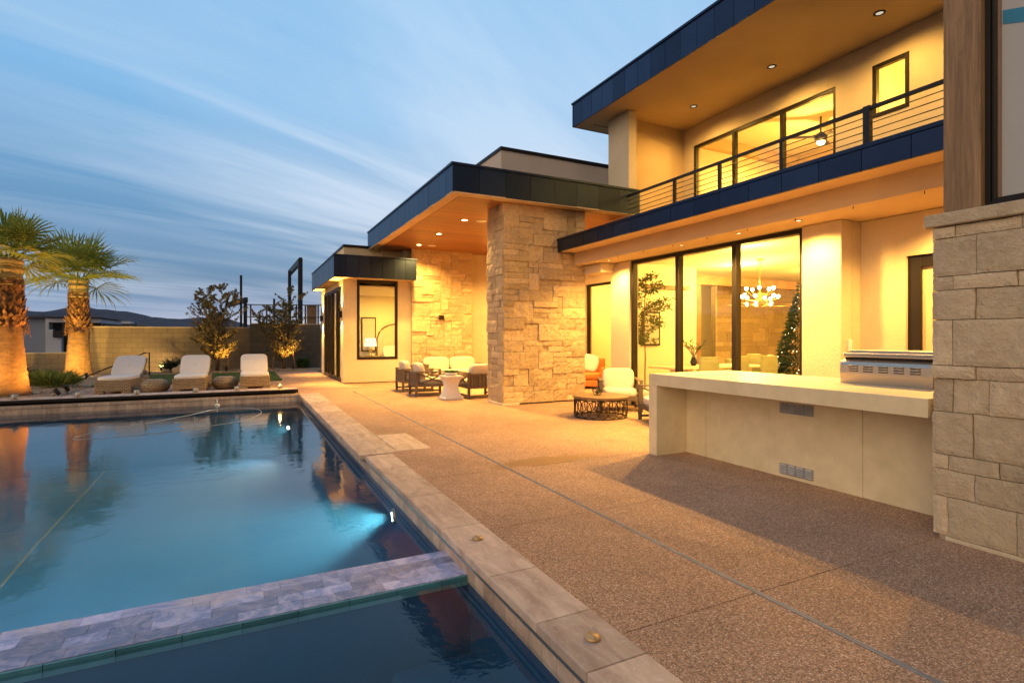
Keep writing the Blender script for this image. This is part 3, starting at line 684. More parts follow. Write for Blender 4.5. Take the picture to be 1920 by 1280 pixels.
# --- bedroom wing
bw = empty('bedroom_wing'); bw.parent = house
X0, Y0, H = 2.82, 17.6, 3.32
hb('front_wall', 'stucco', (X0, 3.25, Y0, Y0 + .25, .03, H), (4.56, 5.04, Y0, Y0 + .25, .03, H), (3.25, 4.56, Y0, Y0 + .25, .03, .75), parent=bw)
hb('base_trim', 'mortar', (X0 + .03, 5.04, Y0 + .03, Y0 + .24, -.02, .03), (X0 + .03, X0 + .24, Y0 + .24, 22.7, -.02, .03), parent=bw)
hb('side_wall', 'stucco', (X0, X0 + .25, Y0 + .25, 17.93, .03, H), (X0, X0 + .25, 22.05, 22.7, .03, H), (X0, X0 + .25, 17.93, 22.05, 3.12, H), parent=bw)
def window(parent, name, plane, axis, a, b, z0, z1, mull=(), fw=.07, depth=.10, inset=.06, mat='bronze', out=-1):
    """a framed window lying in plane X=plane or Y=plane"""
    w = empty(name); w.parent = parent
    k = MB(); lo, hi = (plane + inset, plane + inset + depth)
    def bx(p, q_, c, e, dz=0):
        if axis == 'X': k.box(lo - dz, hi, p, q_, c, e)
        else: k.box(p, q_, lo - dz, hi, c, e)
    bx(a, a + fw, z0, z1); bx(b - fw, b, z0, z1); bx(a + fw, b - fw, z1 - fw, z1, .001); bx(a + fw, b - fw, z0, z0 + fw, .001)
    for m_ in mull: bx(m_ - fw * .62, m_ + fw * .62, z0 + fw, z1 - fw, .012)
    k.build('frame', mat, w, bevel=.006, seg=1)
    edges = [a] + list(mull) + [b]
    for i in range(len(edges) - 1):
        k = MB(); c = (lo + hi) / 2
        pts = [(edges[i] + .01, z0 + .01), (edges[i + 1] - .01, z0 + .01), (edges[i + 1] - .01, z1 - .01), (edges[i] + .01, z1 - .01)]
        k.add([(c, p, z) if axis == 'X' else (p, c, z) for p, z in pts], [(0, 1, 2, 3)]); k.build('pane', 'glass', w)
    return w
window(bw, 'bedroom_window', Y0, 'Y', 3.25, 4.56, .75, H - .02, fw=.085, inset=-.015)
window(bw, 'sliding_door', X0, 'X', 17.95, 22.03, .03, 3.11, mull=(19.0, 20.2, 21.1), fw=.10, inset=.02)
hb('bedroom_roof', 'stucco', (X0, 7.6, 18.3, 23.0, H, 3.98), parent=bw)
k = MB(); FX, FY = 2.46, 17.03
k.box(FX + .04, 5.02, FY + .04, 18.295, 3.325, 3.95); k.box(FX + .04, X0 - .002, 18.295, 22.9, 3.325, 3.95)
k.build('wing_roof_core', 'roof_dark', bw)
hb('wing_soffit', 'stucco_warm', (FX + .04, 5.02, FY + .04, Y0 - .002, 3.30, 3.323), (FX + .04, X0 - .002, Y0 - .002, 22.9, 3.30, 3.323), parent=bw)
k = MB(); fascia_run(k, 'X', FY + .04, -1, FX, 5.04, 3.30, 3.95, .36); fascia_run(k, 'Y', FX + .04, -1, FY + .04, 22.9, 3.30, 3.95, .40)
k.box(FX - .01, 5.05, FY - .012, FY + .3, 3.953, 3.99); k.box(FX - .012, FX + .2, FY + .3, 22.9, 3.953, 3.99); k.build('wing_fascia', 'fascia', bw)
hb('wing_parapet', 'stucco', (3.0, 5.06, 18.5, 22.6, 3.985, 4.45), (5.06, 7.2, 18.6, 22.6, 3.985, 4.37), parent=bw)
hb('parapet_infill', 'stucco', (4.86, 5.08, 17.86, 18.49, 3.985, 4.383), (4.2, 7.1, 18.302, 18.48, 3.985, 4.383))
hb('parapet_cap', 'bronze', (2.97, 5.2, 18.46, 22.6, 4.452, 4.53), parent=bw)
# bedroom interior shell
hb('bedroom_wall', 'drywall', (3.07, 7.5, 21.9, 22.0, .02, H - .01), (7.2, 7.4, 18.3, 21.9, .02, H - .01), parent=bw)
hb('bedroom_floor', 'int_floor', (3.07, 7.4, 17.85, 21.9, 0, .02), parent=bw)
hb('bedroom_ceiling', 'drywall', (3.07, 7.4, 17.85, 21.9, 3.1, 3.14), parent=bw)
downlight((4.1, 18.6, 3.10), 0, bw, 'bulb_soft', .05)
lamp('AREA', (4.9, 19.6, 3.05), 95, ROOM, .9, (4.9, 19.6, 0), name='bedroom_lamp')
# sconces on the side wall
for y in (17.77, 22.3):
    k = MB(); k.box(X0 - .11, X0 - .003, y - .05, y + .05, 2.08, 2.30); k.build('wall_sconce', 'bronze', bw, bevel=.006)
    for z, tz in ((2.34, 6), (2.04, -3)):
        lamp('SPOT', (X0 - .07, y, z), 42, WARM, .02, (X0 - .02, y, tz), 80, .8, name='sconce_lamp')

# --- patio back walls
hb('patio_back_wall', 'stucco', (7.1, 7.95, 17.75, 18.3, .0, 4.385), (8.75, 9.6, 17.75, 18.3, .0, 4.385), (7.95, 8.75, 17.75, 18.3, 3.4, 4.385), (7.95, 8.75, 17.75, 18.3, 0, .73))
window(house, 'patio_window', 17.75, 'Y', 7.95, 8.75, .73, 3.4)
hb('patio_side_wall', 'stucco', (9.6, 9.85, 11.3, 12.75, 0, 4.385), (9.6, 9.85, 14.15, 17.8, 0, 4.385), (9.6, 9.85, 12.75, 14.15, 3.1, 4.385))
window(house, 'patio_glass_door', 9.6, 'X', 12.75, 14.15, 0.02, 3.1)
k = MB(); k.bar((7.70, 10.03, 1.9), (8.70, 11.36, 1.9), .16, 3.8); k.build('patio_near_wall', 'stucco', house)

# --- main lower wing
WX = 7.5
hb('lower_wall', 'stucco', (WX, WX + .25, 9.37, 10.03, 0, 3.135), bevel=.012); hb('lower_wall', 'stucco', (WX, WX + .25, 4.73, 5.33, 0, 3.135), bevel=.012)
hb('return_wall', 'stucco', (WX + .251, 8.14, 4.732, 4.9, 0, 3.135))
hb('opening_lintel', 'stucco', (7.14, WX - .004, 9.9, 10.56, 2.93, 3.13), bevel=.01)
hb('door_wall', 'stucco', (7.95, 8.15, 4.14, 4.729, 0, 3.13), (7.95, 8.15, 1.2, 4.14, 2.57, 3.13), (7.95, 8.15, 1.2, 2.9, 0, 2.57))
window(house, 'dining_window', WX, 'X', 5.33, 9.37, .02, 3.13, mull=(7.98, 6.62), fw=.075, depth=.12, inset=.05)
dd_ = window(house, 'patio_door', 7.95, 'X', 2.9, 4.14, .02, 2.57, fw=.16, inset=.04, depth=.10)
hb('inner_door_frame', 'stucco_warm', (8.03, 8.10, 3.86, 3.98, .1, 2.42), (8.03, 8.10, 3.06, 3.86, 2.28, 2.42), parent=dd_)
hb('beam', 'stucco_warm', (6.86, 8.15, 1.2, 10.56, 3.14, 3.44))
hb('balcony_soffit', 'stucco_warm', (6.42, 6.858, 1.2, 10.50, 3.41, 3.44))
k = MB(); fascia_run(k, 'Y', 6.42, -1, 1.2, 10.52, 3.40, 3.645, .52, depth=.04); k.box(6.368, 6.9, 1.2, 10.53, 3.652, 3.70, .4); k.box(6.40, 6.86, 10.505, 10.53, 3.40, 3.65)
k.build('balcony_fascia', 'fascia', house)
hb('balcony_floor', 'roof_dark', (6.43, 10.4, 1.2, 10.25, 3.445, 3.64), (6.95, 10.4, 1.2, 10.25, 3.641, 3.80))
# screws along the soffit edge
k = MB()
for y in [2.6, 3.4, 4.2, 5.0, 5.8, 6.6, 7.4, 8.2, 9.0, 9.8]: k.tube([(6.9, y, 3.105), (6.9, y, 3.142)], .005, 6)
k.build('soffit_hook', 'bronze', house)
for p, e_ in (((7.04, 5.05), 40), ((7.06, 9.5), 34), ((7.35, 3.3), 44), ((7.06, 7.35), 60), ((7.06, 6.1), 60)): downlight((*p, 3.139), e_, house, 'bulb_soft', .035, 150)
# switch box
k = MB(); k.box(7.62, 7.70, 4.695, 4.728, 1.28, 1.45); k.build('outlet_cover', 'fitting', house, bevel=.008)

# --- parapet box behind the canopy
hb('upper_parapet', 'stucco_pink', (6.15, 8.46, 13, 18, 4.9, 6.44), (8.46, 10.5, 13, 18, 4.9, 6.43))
hb('upper_parapet_cap', 'bronze', (6.12, 10.5, 12.97, 18, 6.442, 6.53))
# --- upper storey
hb('upper_end_wall', 'stucco_warm', (8.48, 10.4, 10.76, 11.1, 3.8, 6.90))
hb('upper_column', 'stucco', (8.24, 8.478, 10.32, 11.12, 3.8, 6.90), bevel=.01)
UX = 10.4
hb('upper_wall', 'stucco', (UX, UX + .25, 1.0, 5.36, 3.8, 6.9), (UX, UX + .25, 5.36, 5.98, 3.8, 5.5), (UX, UX + .25, 5.36, 5.98, 6.47, 6.9), (UX, UX + .25, 5.98, 6.67, 3.8, 6.9),
   (UX, UX + .25, 6.67, 10.41, 6.39, 6.9), (UX, UX + .25, 10.41, 10.76, 3.8, 6.9))
window(house, 'upper_sliding_door', UX, 'X', 6.67, 10.41, 3.82, 6.39, mull=(9.15, 7.87), fw=.07, inset=.02)
window(house, 'small_upper_window', UX, 'X', 5.36, 5.98, 5.5, 6.47, fw=.07, inset=-.01)
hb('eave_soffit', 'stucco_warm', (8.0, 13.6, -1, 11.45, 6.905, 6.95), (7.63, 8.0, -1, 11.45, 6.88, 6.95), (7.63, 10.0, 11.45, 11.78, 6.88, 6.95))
hb('eave_core', 'roof_dark', (7.66, 14, -1, 11.76, 6.952, 7.46))
k = MB(); fascia_run(k, 'Y', 7.64, -1, -1, 11.8, 6.87, 7.44, .43); fascia_run(k, 'X', 11.765, 1, 7.6, 13, 6.87, 7.44, .5); k.box(7.585, 8, -1, 11.82, 7.445, 7.49)
k.build('eave_fascia', 'fascia', house)
for p in ((9.54, 5.37), (9.5, 7.4), (9.5, 9.5), (9.5, 3.3)): downlight((*p, 6.903), 16, house, 'bulb_dim', .06, 165)
# upper rooms
hb('upper_room_wall', 'drywall', (UX + .25, 15, 10.8, 10.9, 3.8, 6.839), (15, 15.1, 2.0, 10.8, 3.8, 6.839), (UX + .25, 15, 6.3, 6.4, 3.8, 6.839), (UX + .25, 15, 3.2, 3.3, 3.8, 6.839), (12.1, 12.2, 3.3, 6.3, 3.8, 6.839))
hb('upper_door_casing', 'int_wood', (13.0, 13.95, 10.74, 10.798, 3.83, 6.0)); hb('upper_wardrobe', 'stucco_warm', (14.4, 14.98, 6.8, 10.2, 3.83, 6.2)); hb('upper_room_cove', 'stucco_warm', (10.66, 14.98, 10.62, 10.79, 6.55, 6.83), (14.8, 14.98, 6.42, 10.61, 6.55, 6.83))
hb('upper_room_ceiling', 'drywall', (UX + .25, 15, 2.0, 10.9, 6.84, 6.88))
hb('upper_room_floor', 'int_floor', (UX + .25, 15, 2.0, 10.9, 3.80, 3.83))
lamp('AREA', (12.2, 9.6, 6.6), 75, ROOM, .5, (12.4, 8.6, 3), name='upper_room_lamp'); lamp('POINT', (12.6, 8.45, 5.95), 75, ROOM, .08, name='fan_lamp')
lamp('POINT', (11.4, 5.2, 6.1), 45, ROOM, .12, name='hall_lamp')
# balcony wall washers hidden in the floor edge of the photo's warm glow: the room light only

# --- railing
rl = empty('balcony_railing'); rl.parent = house; RX = 8.2
hb('top_rail', 'black_metal', (RX - .03, RX + .03, 1.3, 10.28, 4.80, 4.85), parent=rl, bevel=.004)
k = MB()
for i in range(8): k.tube([(RX, 1.3, 4.71 - i * .105), (RX, 10.28, 4.71 - i * .105)], .0075, 6)
k.build('rail_wire', 'black_metal', rl, smooth=True)
for y in (8.74, 7.53, 6.19, 4.78, 3.4, 2.0):
    w = .045 if y == 4.78 else .028
    hb('rail_post', 'black_metal', (RX - w, RX + w, y - w, y + w, 3.8, 4.86 if w > .04 else 4.80), parent=rl)

# --- near pier with cap, post and window
PXN = 4.635
np_ = empty('sawn_stone_pier'); np_.parent = house
hb('pier_core', 'mortar_light', (PXN + .03, 6.4, -1.5, 2.20, .0, 2.30), parent=np_)
def yat(u):
    t = (u - 960) / 1015; return PXN * (.8953 - .4454 * t) / (.4454 + .8953 * t)
rows = [(0.03, .32, (1776, 1907)), (.32, .52, (1828,)), (.52, .63, (1778, 1874)), (.63, .945, (1824,)), (.945, 1.19, (1785, 1854)), (1.19, 1.285, (1829,)),
        (1.285, 1.62, (1786,)), (1.62, 1.836, (1829,)), (1.836, 1.94, (1788, 1907)), (1.94, 2.22, (1831,)), (2.22, 2.305, (1790, 1915))]
k = MB(); rnd = random.Random(4)
for z0, z1, us in rows:
    cuts = [2.235] + [yat(u) for u in us]
    y = cuts[-1]
    while y > -1.4: y -= rnd.uniform(.35, .8); cuts.append(y)
    for a, b in zip(cuts, cuts[1:]):
        y1, y0 = a - .003, b + .003; na, nb = max(3, int((y1 - y0) / .03)), max(3, int((z1 - z0) / .03)); off = rnd.uniform(-.012, .012); vs = []; ti = rnd.random(); ty = rnd.uniform(-.01, .01)
        for jj in range(nb + 1):
            for ii in range(na + 1):
                yy = y0 + (y1 - y0) * ii / na; z = z0 + .003 + (z1 - z0 - .006) * jj / nb; e = ii in (0, na) or jj in (0, nb)
                nn = mnoise.fractal(Vector((3, yy * 5, z * 5)), 1, 2, 5) * .008
                if e: yy += mnoise.noise(Vector((z * 9, yy * 9, 1))) * .006; z += mnoise.noise(Vector((yy * 9, z * 9, 4))) * .004
                if ii == na and a > 2.2: yy += .012 * mnoise.noise(Vector((z * 14, 2, 2))) 
                vs.append((PXN + off + nn + ty * (yy - y0) + (.006 if e else 0), yy, z))
        k0 = len(vs); fs = [(jj * (na + 1) + ii, (jj + 1) * (na + 1) + ii, (jj + 1) * (na + 1) + ii + 1, jj * (na + 1) + ii + 1) for jj in range(nb) for ii in range(na)]
        per = [i for i in range(na + 1)] + [(j_ + 1) * (na + 1) - 1 for j_ in range(1, nb + 1)] + [nb * (na + 1) + i for i in range(na - 1, -1, -1)] + [j_ * (na + 1) for j_ in range(nb - 1, 0, -1)]
        for idx in per: vs.append((PXN + .06, vs[idx][1], vs[idx][2]))
        n_ = len(per); fs += [(per[i], per[(i + 1) % n_], k0 + (i + 1) % n_, k0 + i) for i in range(n_)]
        k.add(vs, fs, ti)
for z0, z1, us in rows: k.box(PXN + .062, 6.35, 2.201, 2.24 + rnd.uniform(-.012, .008), z0 + .003, z1 - .003, rnd.random())
k.build('pier_stone', 'ashlar_smooth', np_)
hb('pier_footing', 'stucco', (PXN + .005, 6.3, -1.5, 2.16, -.01, .028), parent=np_, bevel=.01)
k = MB(); k.box(PXN - .03, 6.5, 1.22, 2.28, 2.31, 2.405, .4); k.box(PXN - .03, 6.5, -1.5, 1.216, 2.31, 2.405, .6); k.build('pier_cap', 'ashlar_smooth', np_, bevel=.012)
hb('corner_post', 'post_wood', (4.80, 5.04, 2.005, 2.24, 2.407, 4.6), parent=np_, bevel=.006)
hb('annex_wall', 'bronze', (4.86, 5.0, 1.972, 2.003, 2.407, 4.6), (4.845, 5.0, -1.5, 1.972, 2.407, 2.47), parent=np_)
aw = empty('annex_window'); aw.parent = np_
hb('frame', 'bronze', (4.875, 4.99, 1.95, 1.971, 2.472, 4.6), (4.87, 4.99, -1.5, 1.95, 2.472, 2.50), parent=aw, bevel=.004)
k = MB(); k.add([(4.90, -1.5, 2.50), (4.90, 1.95, 2.50), (4.90, 1.95, 4.6), (4.90, -1.5, 4.6)], [(0, 1, 2, 3)]); k.build('pane', 'glass', aw)
hb('inner_frame', 'int_wood', (4.91, 4.935, 1.935, 1.949, 2.502, 4.6), parent=aw)
k = MB(); k.add([(4.94, -1.5, 2.5), (4.94, 1.949, 2.5), (4.94, 1.949, 4.6), (4.94, -1.5, 4.6)], [(0, 1, 2, 3)]); k.build('reflected_sky_sheet', 'reflected_sky', aw)  # pale sheet added in place of the sky reflected in the pane
k = MB(); k.add([(4.936, 1.93, 3.76), (4.936, 1.93, 3.86), (4.936, 1.4, 3.69), (4.936, 1.4, 3.57)], [(0, 1, 2, 3)]); k.build('reflection_stripe', 'painted_reflection', aw)  # reflection in the pane painted as a flat blue band
hb('annex_roof', 'roof_dark', (4.78, 8, -2, 2.3, 4.602, 4.8), parent=np_)
hb('annex_back', 'drywall', (6.2, 6.4, -1.5, 2.2, 2.41, 4.6), (5.06, 6.2, 2.02, 2.2, 2.41, 4.6), parent=np_)

# --- lower interior shell
IH = 3.40
hb('interior_floor', 'int_floor', (WX + .25, 20, 1.2, 10.0, -.01, .015), (8.5, 20, 10.0, 11.3, -.01, .015), (9.86, 20, 11.3, 17.8, -.01, .015))
hb('interior_ceiling', 'drywall', (8.16, 20, 1.2, 11.19, IH, IH + .03), (9.86, 20, 11.19, 17.8, IH, IH + .03))
hb('interior_wall', 'drywall', (8.62, 11.3, 11.2, 11.3, .016, IH), (9.86, 20, 15.5, 15.6, .016, IH), (19.2, 19.3, 1.2, 15.5, .016, IH), (8.16, 19.2, 1.3, 1.4, .016, IH), (8.16, 12.5, 4.6, 4.7, .016, IH))
hb('interior_beam', 'int_wood', (11.3, 15.6, 11.22, 11.42, 2.95, 3.2), (11.32, 11.52, 11.24, 11.44, .02, 2.95))
st = MB(); ashlar(st, (14.2, 13.2, .02), (1, 0, 0), 4.9, .02, IH, (0, -1, 0), seed=31, unit=.16, cell=.16, wr=(2, 5)); st.build('interior_stone', 'ashlar', house)
hb('interior_stone_core', 'mortar', (14.2, 19.1, 13.21, 13.4, .02, IH))
hb('interior_door', 'dark_screen', (12.6, 13.6, 15.42, 15.498, .02, 2.4))
hb('upper_cabinet', 'int_wood', (9.4, 10.9, 11.05, 11.19, 2.75, 2.85))
for p in ((9.2, 7.6), (9.2, 9.6), (11.8, 6.6), (12.2, 10.4), (14.5, 8.2), (13.5, 12.6)):
    downlight((*p, IH - .001), 0, house, 'bulb', .05)
for p, e in (((9.4, 8.0), 75), ((12.0, 7.0), 75), ((11.8, 10.2), 80), ((15, 9.5), 90), ((13.5, 14), 70)):
    lamp('POINT', (*p, 2.95), e, ROOM, .12, name='ceiling_lamp')
lamp('POINT', (9.2, 3.2, 2.9), 45, ROOM, .1, name='hall_ceiling_lamp')
lamp('POINT', (11, 14, 2.9), 60, ROOM, .1, name='hall_ceiling_lamp')
lamp('POINT', (8.4, 18.6, 2.9), 25, ROOM, .1, name='hall_ceiling_lamp')
hb('hall_wall', 'drywall', (7.42, 9.9, 19.8, 19.9, .0, 3.6), (9.86, 9.96, 17.8, 19.9, 0, 3.6)); hb('hall_ceiling', 'drywall', (7.1, 9.9, 18.31, 19.9, 3.6, 3.65))
# bamboo panel seen through the patio door
hb('door_blind', 'int_wood', (9.3, 9.34, 2.0, 4.5, 1.2, 1.9))
settle(house, (7.5, 10.0, 0))
# ================================================================== BEYOND THE POOL
def wall_thing(label, boxes, cap, loc, mat='block'):
    w = empty('block_wall'); tag(w, label, 'wall'); k = MB()
    for b in boxes: k.box(*b)
    k.build('blockwork', mat, w); k = MB()
    for b in cap: k.box(*b)
    k.build('wall_cap', 'ashlar_smooth', w, bevel=.01); return settle(w, loc)
wall_thing('tall tan concrete block wall behind the loungers and the left shrub tree', [(-5.5, .28, 27, 27.2, -.05, 1.84)], [(-5.52, .28, 26.98, 27.22, 1.842, 1.90)], (-2.6, 27.1, 0))
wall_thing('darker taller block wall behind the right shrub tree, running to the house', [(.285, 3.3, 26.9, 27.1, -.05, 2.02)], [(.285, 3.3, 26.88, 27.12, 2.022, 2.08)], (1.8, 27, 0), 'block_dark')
wall_thing('low block wall behind the two palms at the far left', [(-16, -5.505, 27.1, 27.3, -.05, .80)], [(-16, -5.525, 27.08, 27.32, .802, .86)], (-10, 27.2, 0))
# pipe cap / handrail
k = MB(); k.tube([(-4.75, 22.8, .05), (-4.75, 22.8, .12), (-3.25, 24.0, .88), (-3.12, 24.1, .88), (-3.12, 24.1, .02)], .022, 8)
tag(k.build('handrail', 'black_metal', smooth=True), 'sloping black metal handrail in front of the block wall beside the boulders', 'handrail')

# shrubs / trees
def leaf(mb, p, d, l, w, rnd, tint):
    d = d.normalized(); s_ = d.cross(Vector((rnd.uniform(-1, 1), rnd.uniform(-1, 1), rnd.uniform(-.3, 1)))).normalized() * w / 2
    mb.add([p, p + d * l * .5 + s_, p + d * l, p + d * l * .5 - s_], [(0, 1, 2, 3)], tint)
def grow(tr, lf, base, h, spread, rnd, n_stem=5, leaf_l=.07, leaf_w=.028, r0=.03, start=.35, dens=12, lean=.25):
    """multi-stem small tree: stems, side twigs and leaf sprays along them"""
    for s_ in range(n_stem):
        a = 2 * math.pi * (s_ + rnd.random() * .7) / n_stem; out = Vector((math.cos(a), math.sin(a), 0)); hh = h * rnd.uniform(.72, 1.0) if s_ else h
        pts = []; p = Vector(base) + out * .04; sp = spread * rnd.uniform(.3, .8) if s_ else spread * .1
        for i in range(9):
            t = i / 8; pts.append(p + out * sp * t ** 1.4 + Vector((rnd.uniform(-1, 1), rnd.uniform(-1, 1), 0)) * .035 * t + Vector((0, 0, hh * t)))
        tr.tube(pts, [r0 * (1 - .85 * i / 8) for i in range(9)], 6)
        for i in range(1, 9):
            t = i / 8
            if t < start: continue
            for b in range(rnd.randint(3, 5)):
                aa = rnd.uniform(0, 6.283); el = rnd.uniform(.2, .95); dd = Vector((math.cos(aa), math.sin(aa), el)).normalized()
                ln = spread * rnd.uniform(.35, .8) * (1.15 - .75 * abs(t - .55)) * (1.1 - .55 * t)
                q0 = pts[i - 1].lerp(pts[i], rnd.random()); q1 = q0 + dd * ln * .5 + Vector((0, 0, .02)); q2 = q0 + dd * ln + Vector((0, 0, ln * .15))
                tr.tube([q0, q1, q2], [.009, .006, .003], 4)
                tn = rnd.random() * .5
                for m_ in range(dens):
                    u = rnd.uniform(.15, 1.05); c = q0.lerp(q1, u * 2) if u < .5 else q1.lerp(q2, u * 2 - 1)
                    for w_ in range(3):
                        ld = (dd + Vector((rnd.uniform(-1, 1), rnd.uniform(-1, 1), rnd.uniform(-.7, 1)))).normalized()
                        leaf(lf, c + Vector((rnd.uniform(-1, 1), rnd.uniform(-1, 1), rnd.uniform(-1, 1))) * .03, ld, leaf_l * rnd.uniform(.7, 1.3), leaf_w * rnd.uniform(.8, 1.3), rnd, tn + rnd.random() * .5)
def uplight(loc, tgt, e, label, color=WARM2, ang=70, size=.03, group='landscape uplights'):
    r = empty('garden_uplight', loc); tag(r, label, 'uplight', group)
    dv = (Vector(tgt) - Vector(loc)).normalized(); c = Vector((0, 0, .10))
    k = MB(); k.tube([(0, 0, -.05), (0, 0, .07)], .012, 8); k.build('stake', 'black_metal', r, smooth=True)
    k = MB(); k.tube([c - dv * .06, c - dv * .05, c + dv * .06, c + dv * .10], [.03, .042, .045, .052], 16); k.build('lamp_head', 'bronze', r, smooth=True)
    lamp('SPOT', c + dv * .13, e, color, size, Vector(tgt) - Vector(loc), ang, .8, parent=r, name='uplight_lamp')
def shrub_tree(x, y, h, sp, seed, label, stakes, ns=6):
    rnd = random.Random(seed); t = empty('shrub_tree', (x, y, .05)); tag(t, label, 'tree')
    tr = MB(); lf = MB(); grow(tr, lf, (0, 0, 0), h, sp, rnd, ns, dens=34, start=.24, leaf_l=.075, leaf_w=.032)
    tr.build('trunk', 'bark', t, smooth=True); lf.build('crown', 'leaf_olive', t)
    for sx in stakes:
        k = MB(); k.tube([(sx * 1.35, -.1, -.1), (sx * .85, 0, 1.15)], .022, 8); k.build('stake', 'stake', t, smooth=True)
    return t
shrub_tree(-.95, 25.7, 3.45, 1.5, 5, 'shrub tree with olive leaves behind the middle lounger, left of its twin', (-.36, .36), 7)
shrub_tree(1.62, 25.75, 3.4, 1.4, 12, 'shrub tree with olive leaves by the dark block wall nearest the house', (-.36, .36), 6)
uplight((-.6, 25.15, .05), (-.95, 25.7, 2.2), 24, 'small uplight under the left shrub tree', ang=90)
uplight((1.95, 25.15, .05), (1.6, 25.75, 2.2), 24, 'small uplight under the right shrub tree', ang=90)
def bush(name, x, y, r, h, n, mat, label, cat, seed, ll=.22, lw=.02, z=.06, up=.5):
    rnd = random.Random(seed); k = MB()
    for i in range(n):
        a = rnd.uniform(0, 6.283); rr = r * rnd.random() ** .5; e = rnd.uniform(up, 1.5)
        p = Vector((rr * .55 * math.cos(a), rr * .55 * math.sin(a), rnd.uniform(0, h * .45)))
        dv = Vector((math.cos(a + rnd.uniform(-.6, .6)), math.sin(a + rnd.uniform(-.6, .6)), math.tan(min(e, 1.4)))).normalized()
        L_ = ll * rnd.uniform(.6, 1.2); s_ = dv.cross(Vector((0, 0, 1))).normalized() * lw / 2; q_ = p + dv * L_ * .55; q2 = p + dv * L_ + Vector((dv.x, dv.y, -.6)) * L_ * .12
        k.add([p - s_ * .6, p + s_ * .6, q_ + s_, q2, q_ - s_], [(0, 1, 2, 3, 4)], rnd.random())
    o = k.build(name, mat, loc=(x, y, z)); tag(o, label, cat); return o
bush('spiky_plant', -2.35, 25.8, .55, .35, 420, 'agave', 'spiky dark green plant in front of the block wall between two boulders', 'plant', 3, .50, .03, up=.3)
bush('small_shrub', 2.45, 26.2, .42, .75, 700, 'leaf_green', 'small rounded green shrub in the corner beside the bedroom wing', 'shrub', 4, .16, .05, up=.1)
bush('low_shrub', -4.75, 19.6, .7, .42, 700, 'leaf_lime', 'bright lime green low shrub between the palm trunks', 'shrub', 6, .36, .022, up=.25)
bush('low_shrub', -5.35, 20.6, .6, .45, 600, 'leaf_lime', 'bright green low shrub behind and left of the lime one', 'shrub', 7, .36, .022, up=.25)
bush('grey_shrub', -6.4, 21.2, .8, .75, 900, 'leaf_olive', 'dull grey green shrub just right of the nearest palm trunk', 'shrub', 8, .40, .035, up=.2)
bush('tuft_plant', -4.15, 24.8, .32, .2, 240, 'leaf_green', 'little green tuft beside the left boulder at the wall', 'plant', 9, .2, .02, up=.2)
def boulder(x, y, sx, sy, sz, seed, label):
    k = MB(); n = 26; mm = 14; vs = []
    for i in range(mm + 1):
        for j in range(n):
            ph = -math.pi / 2 + math.pi * i / mm; th = 6.2832 * j / n
            p = Vector((math.cos(ph) * math.cos(th), math.cos(ph) * math.sin(th), math.sin(ph))); f = 1 + .28 * mnoise.noise(p * 1.3 + Vector((seed, 0, 0))) + .12 * mnoise.noise(p * 3.5 + Vector((seed, 3, 0)))
            p = Vector([math.copysign(abs(c) ** .8, c) for c in p]) * f; vs.append((p.x * sx, p.y * sy, p.z * sz + sz * .55))
    k.add(vs, [(i * n + j, i * n + (j + 1) % n, (i + 1) * n + (j + 1) % n, (i + 1) * n + j) for i in range(mm) for j in range(n)])
    tag(k.build('boulder', 'boulder', smooth=True, loc=(x, y, .05)), label, 'boulder', 'boulders along the back wall')
boulder(-1.9, 25.0, .52, .3, .24, 2, 'larger tan boulder behind the middle lounger, right of the spiky plant')
boulder(-3.75, 24.9, .42, .28, .19, 6, 'smaller tan boulder under the sloping handrail')
boulder(-2.75, 25.4, .15, .12, .09, 9, 'fist sized brown rock left of the spiky plant')

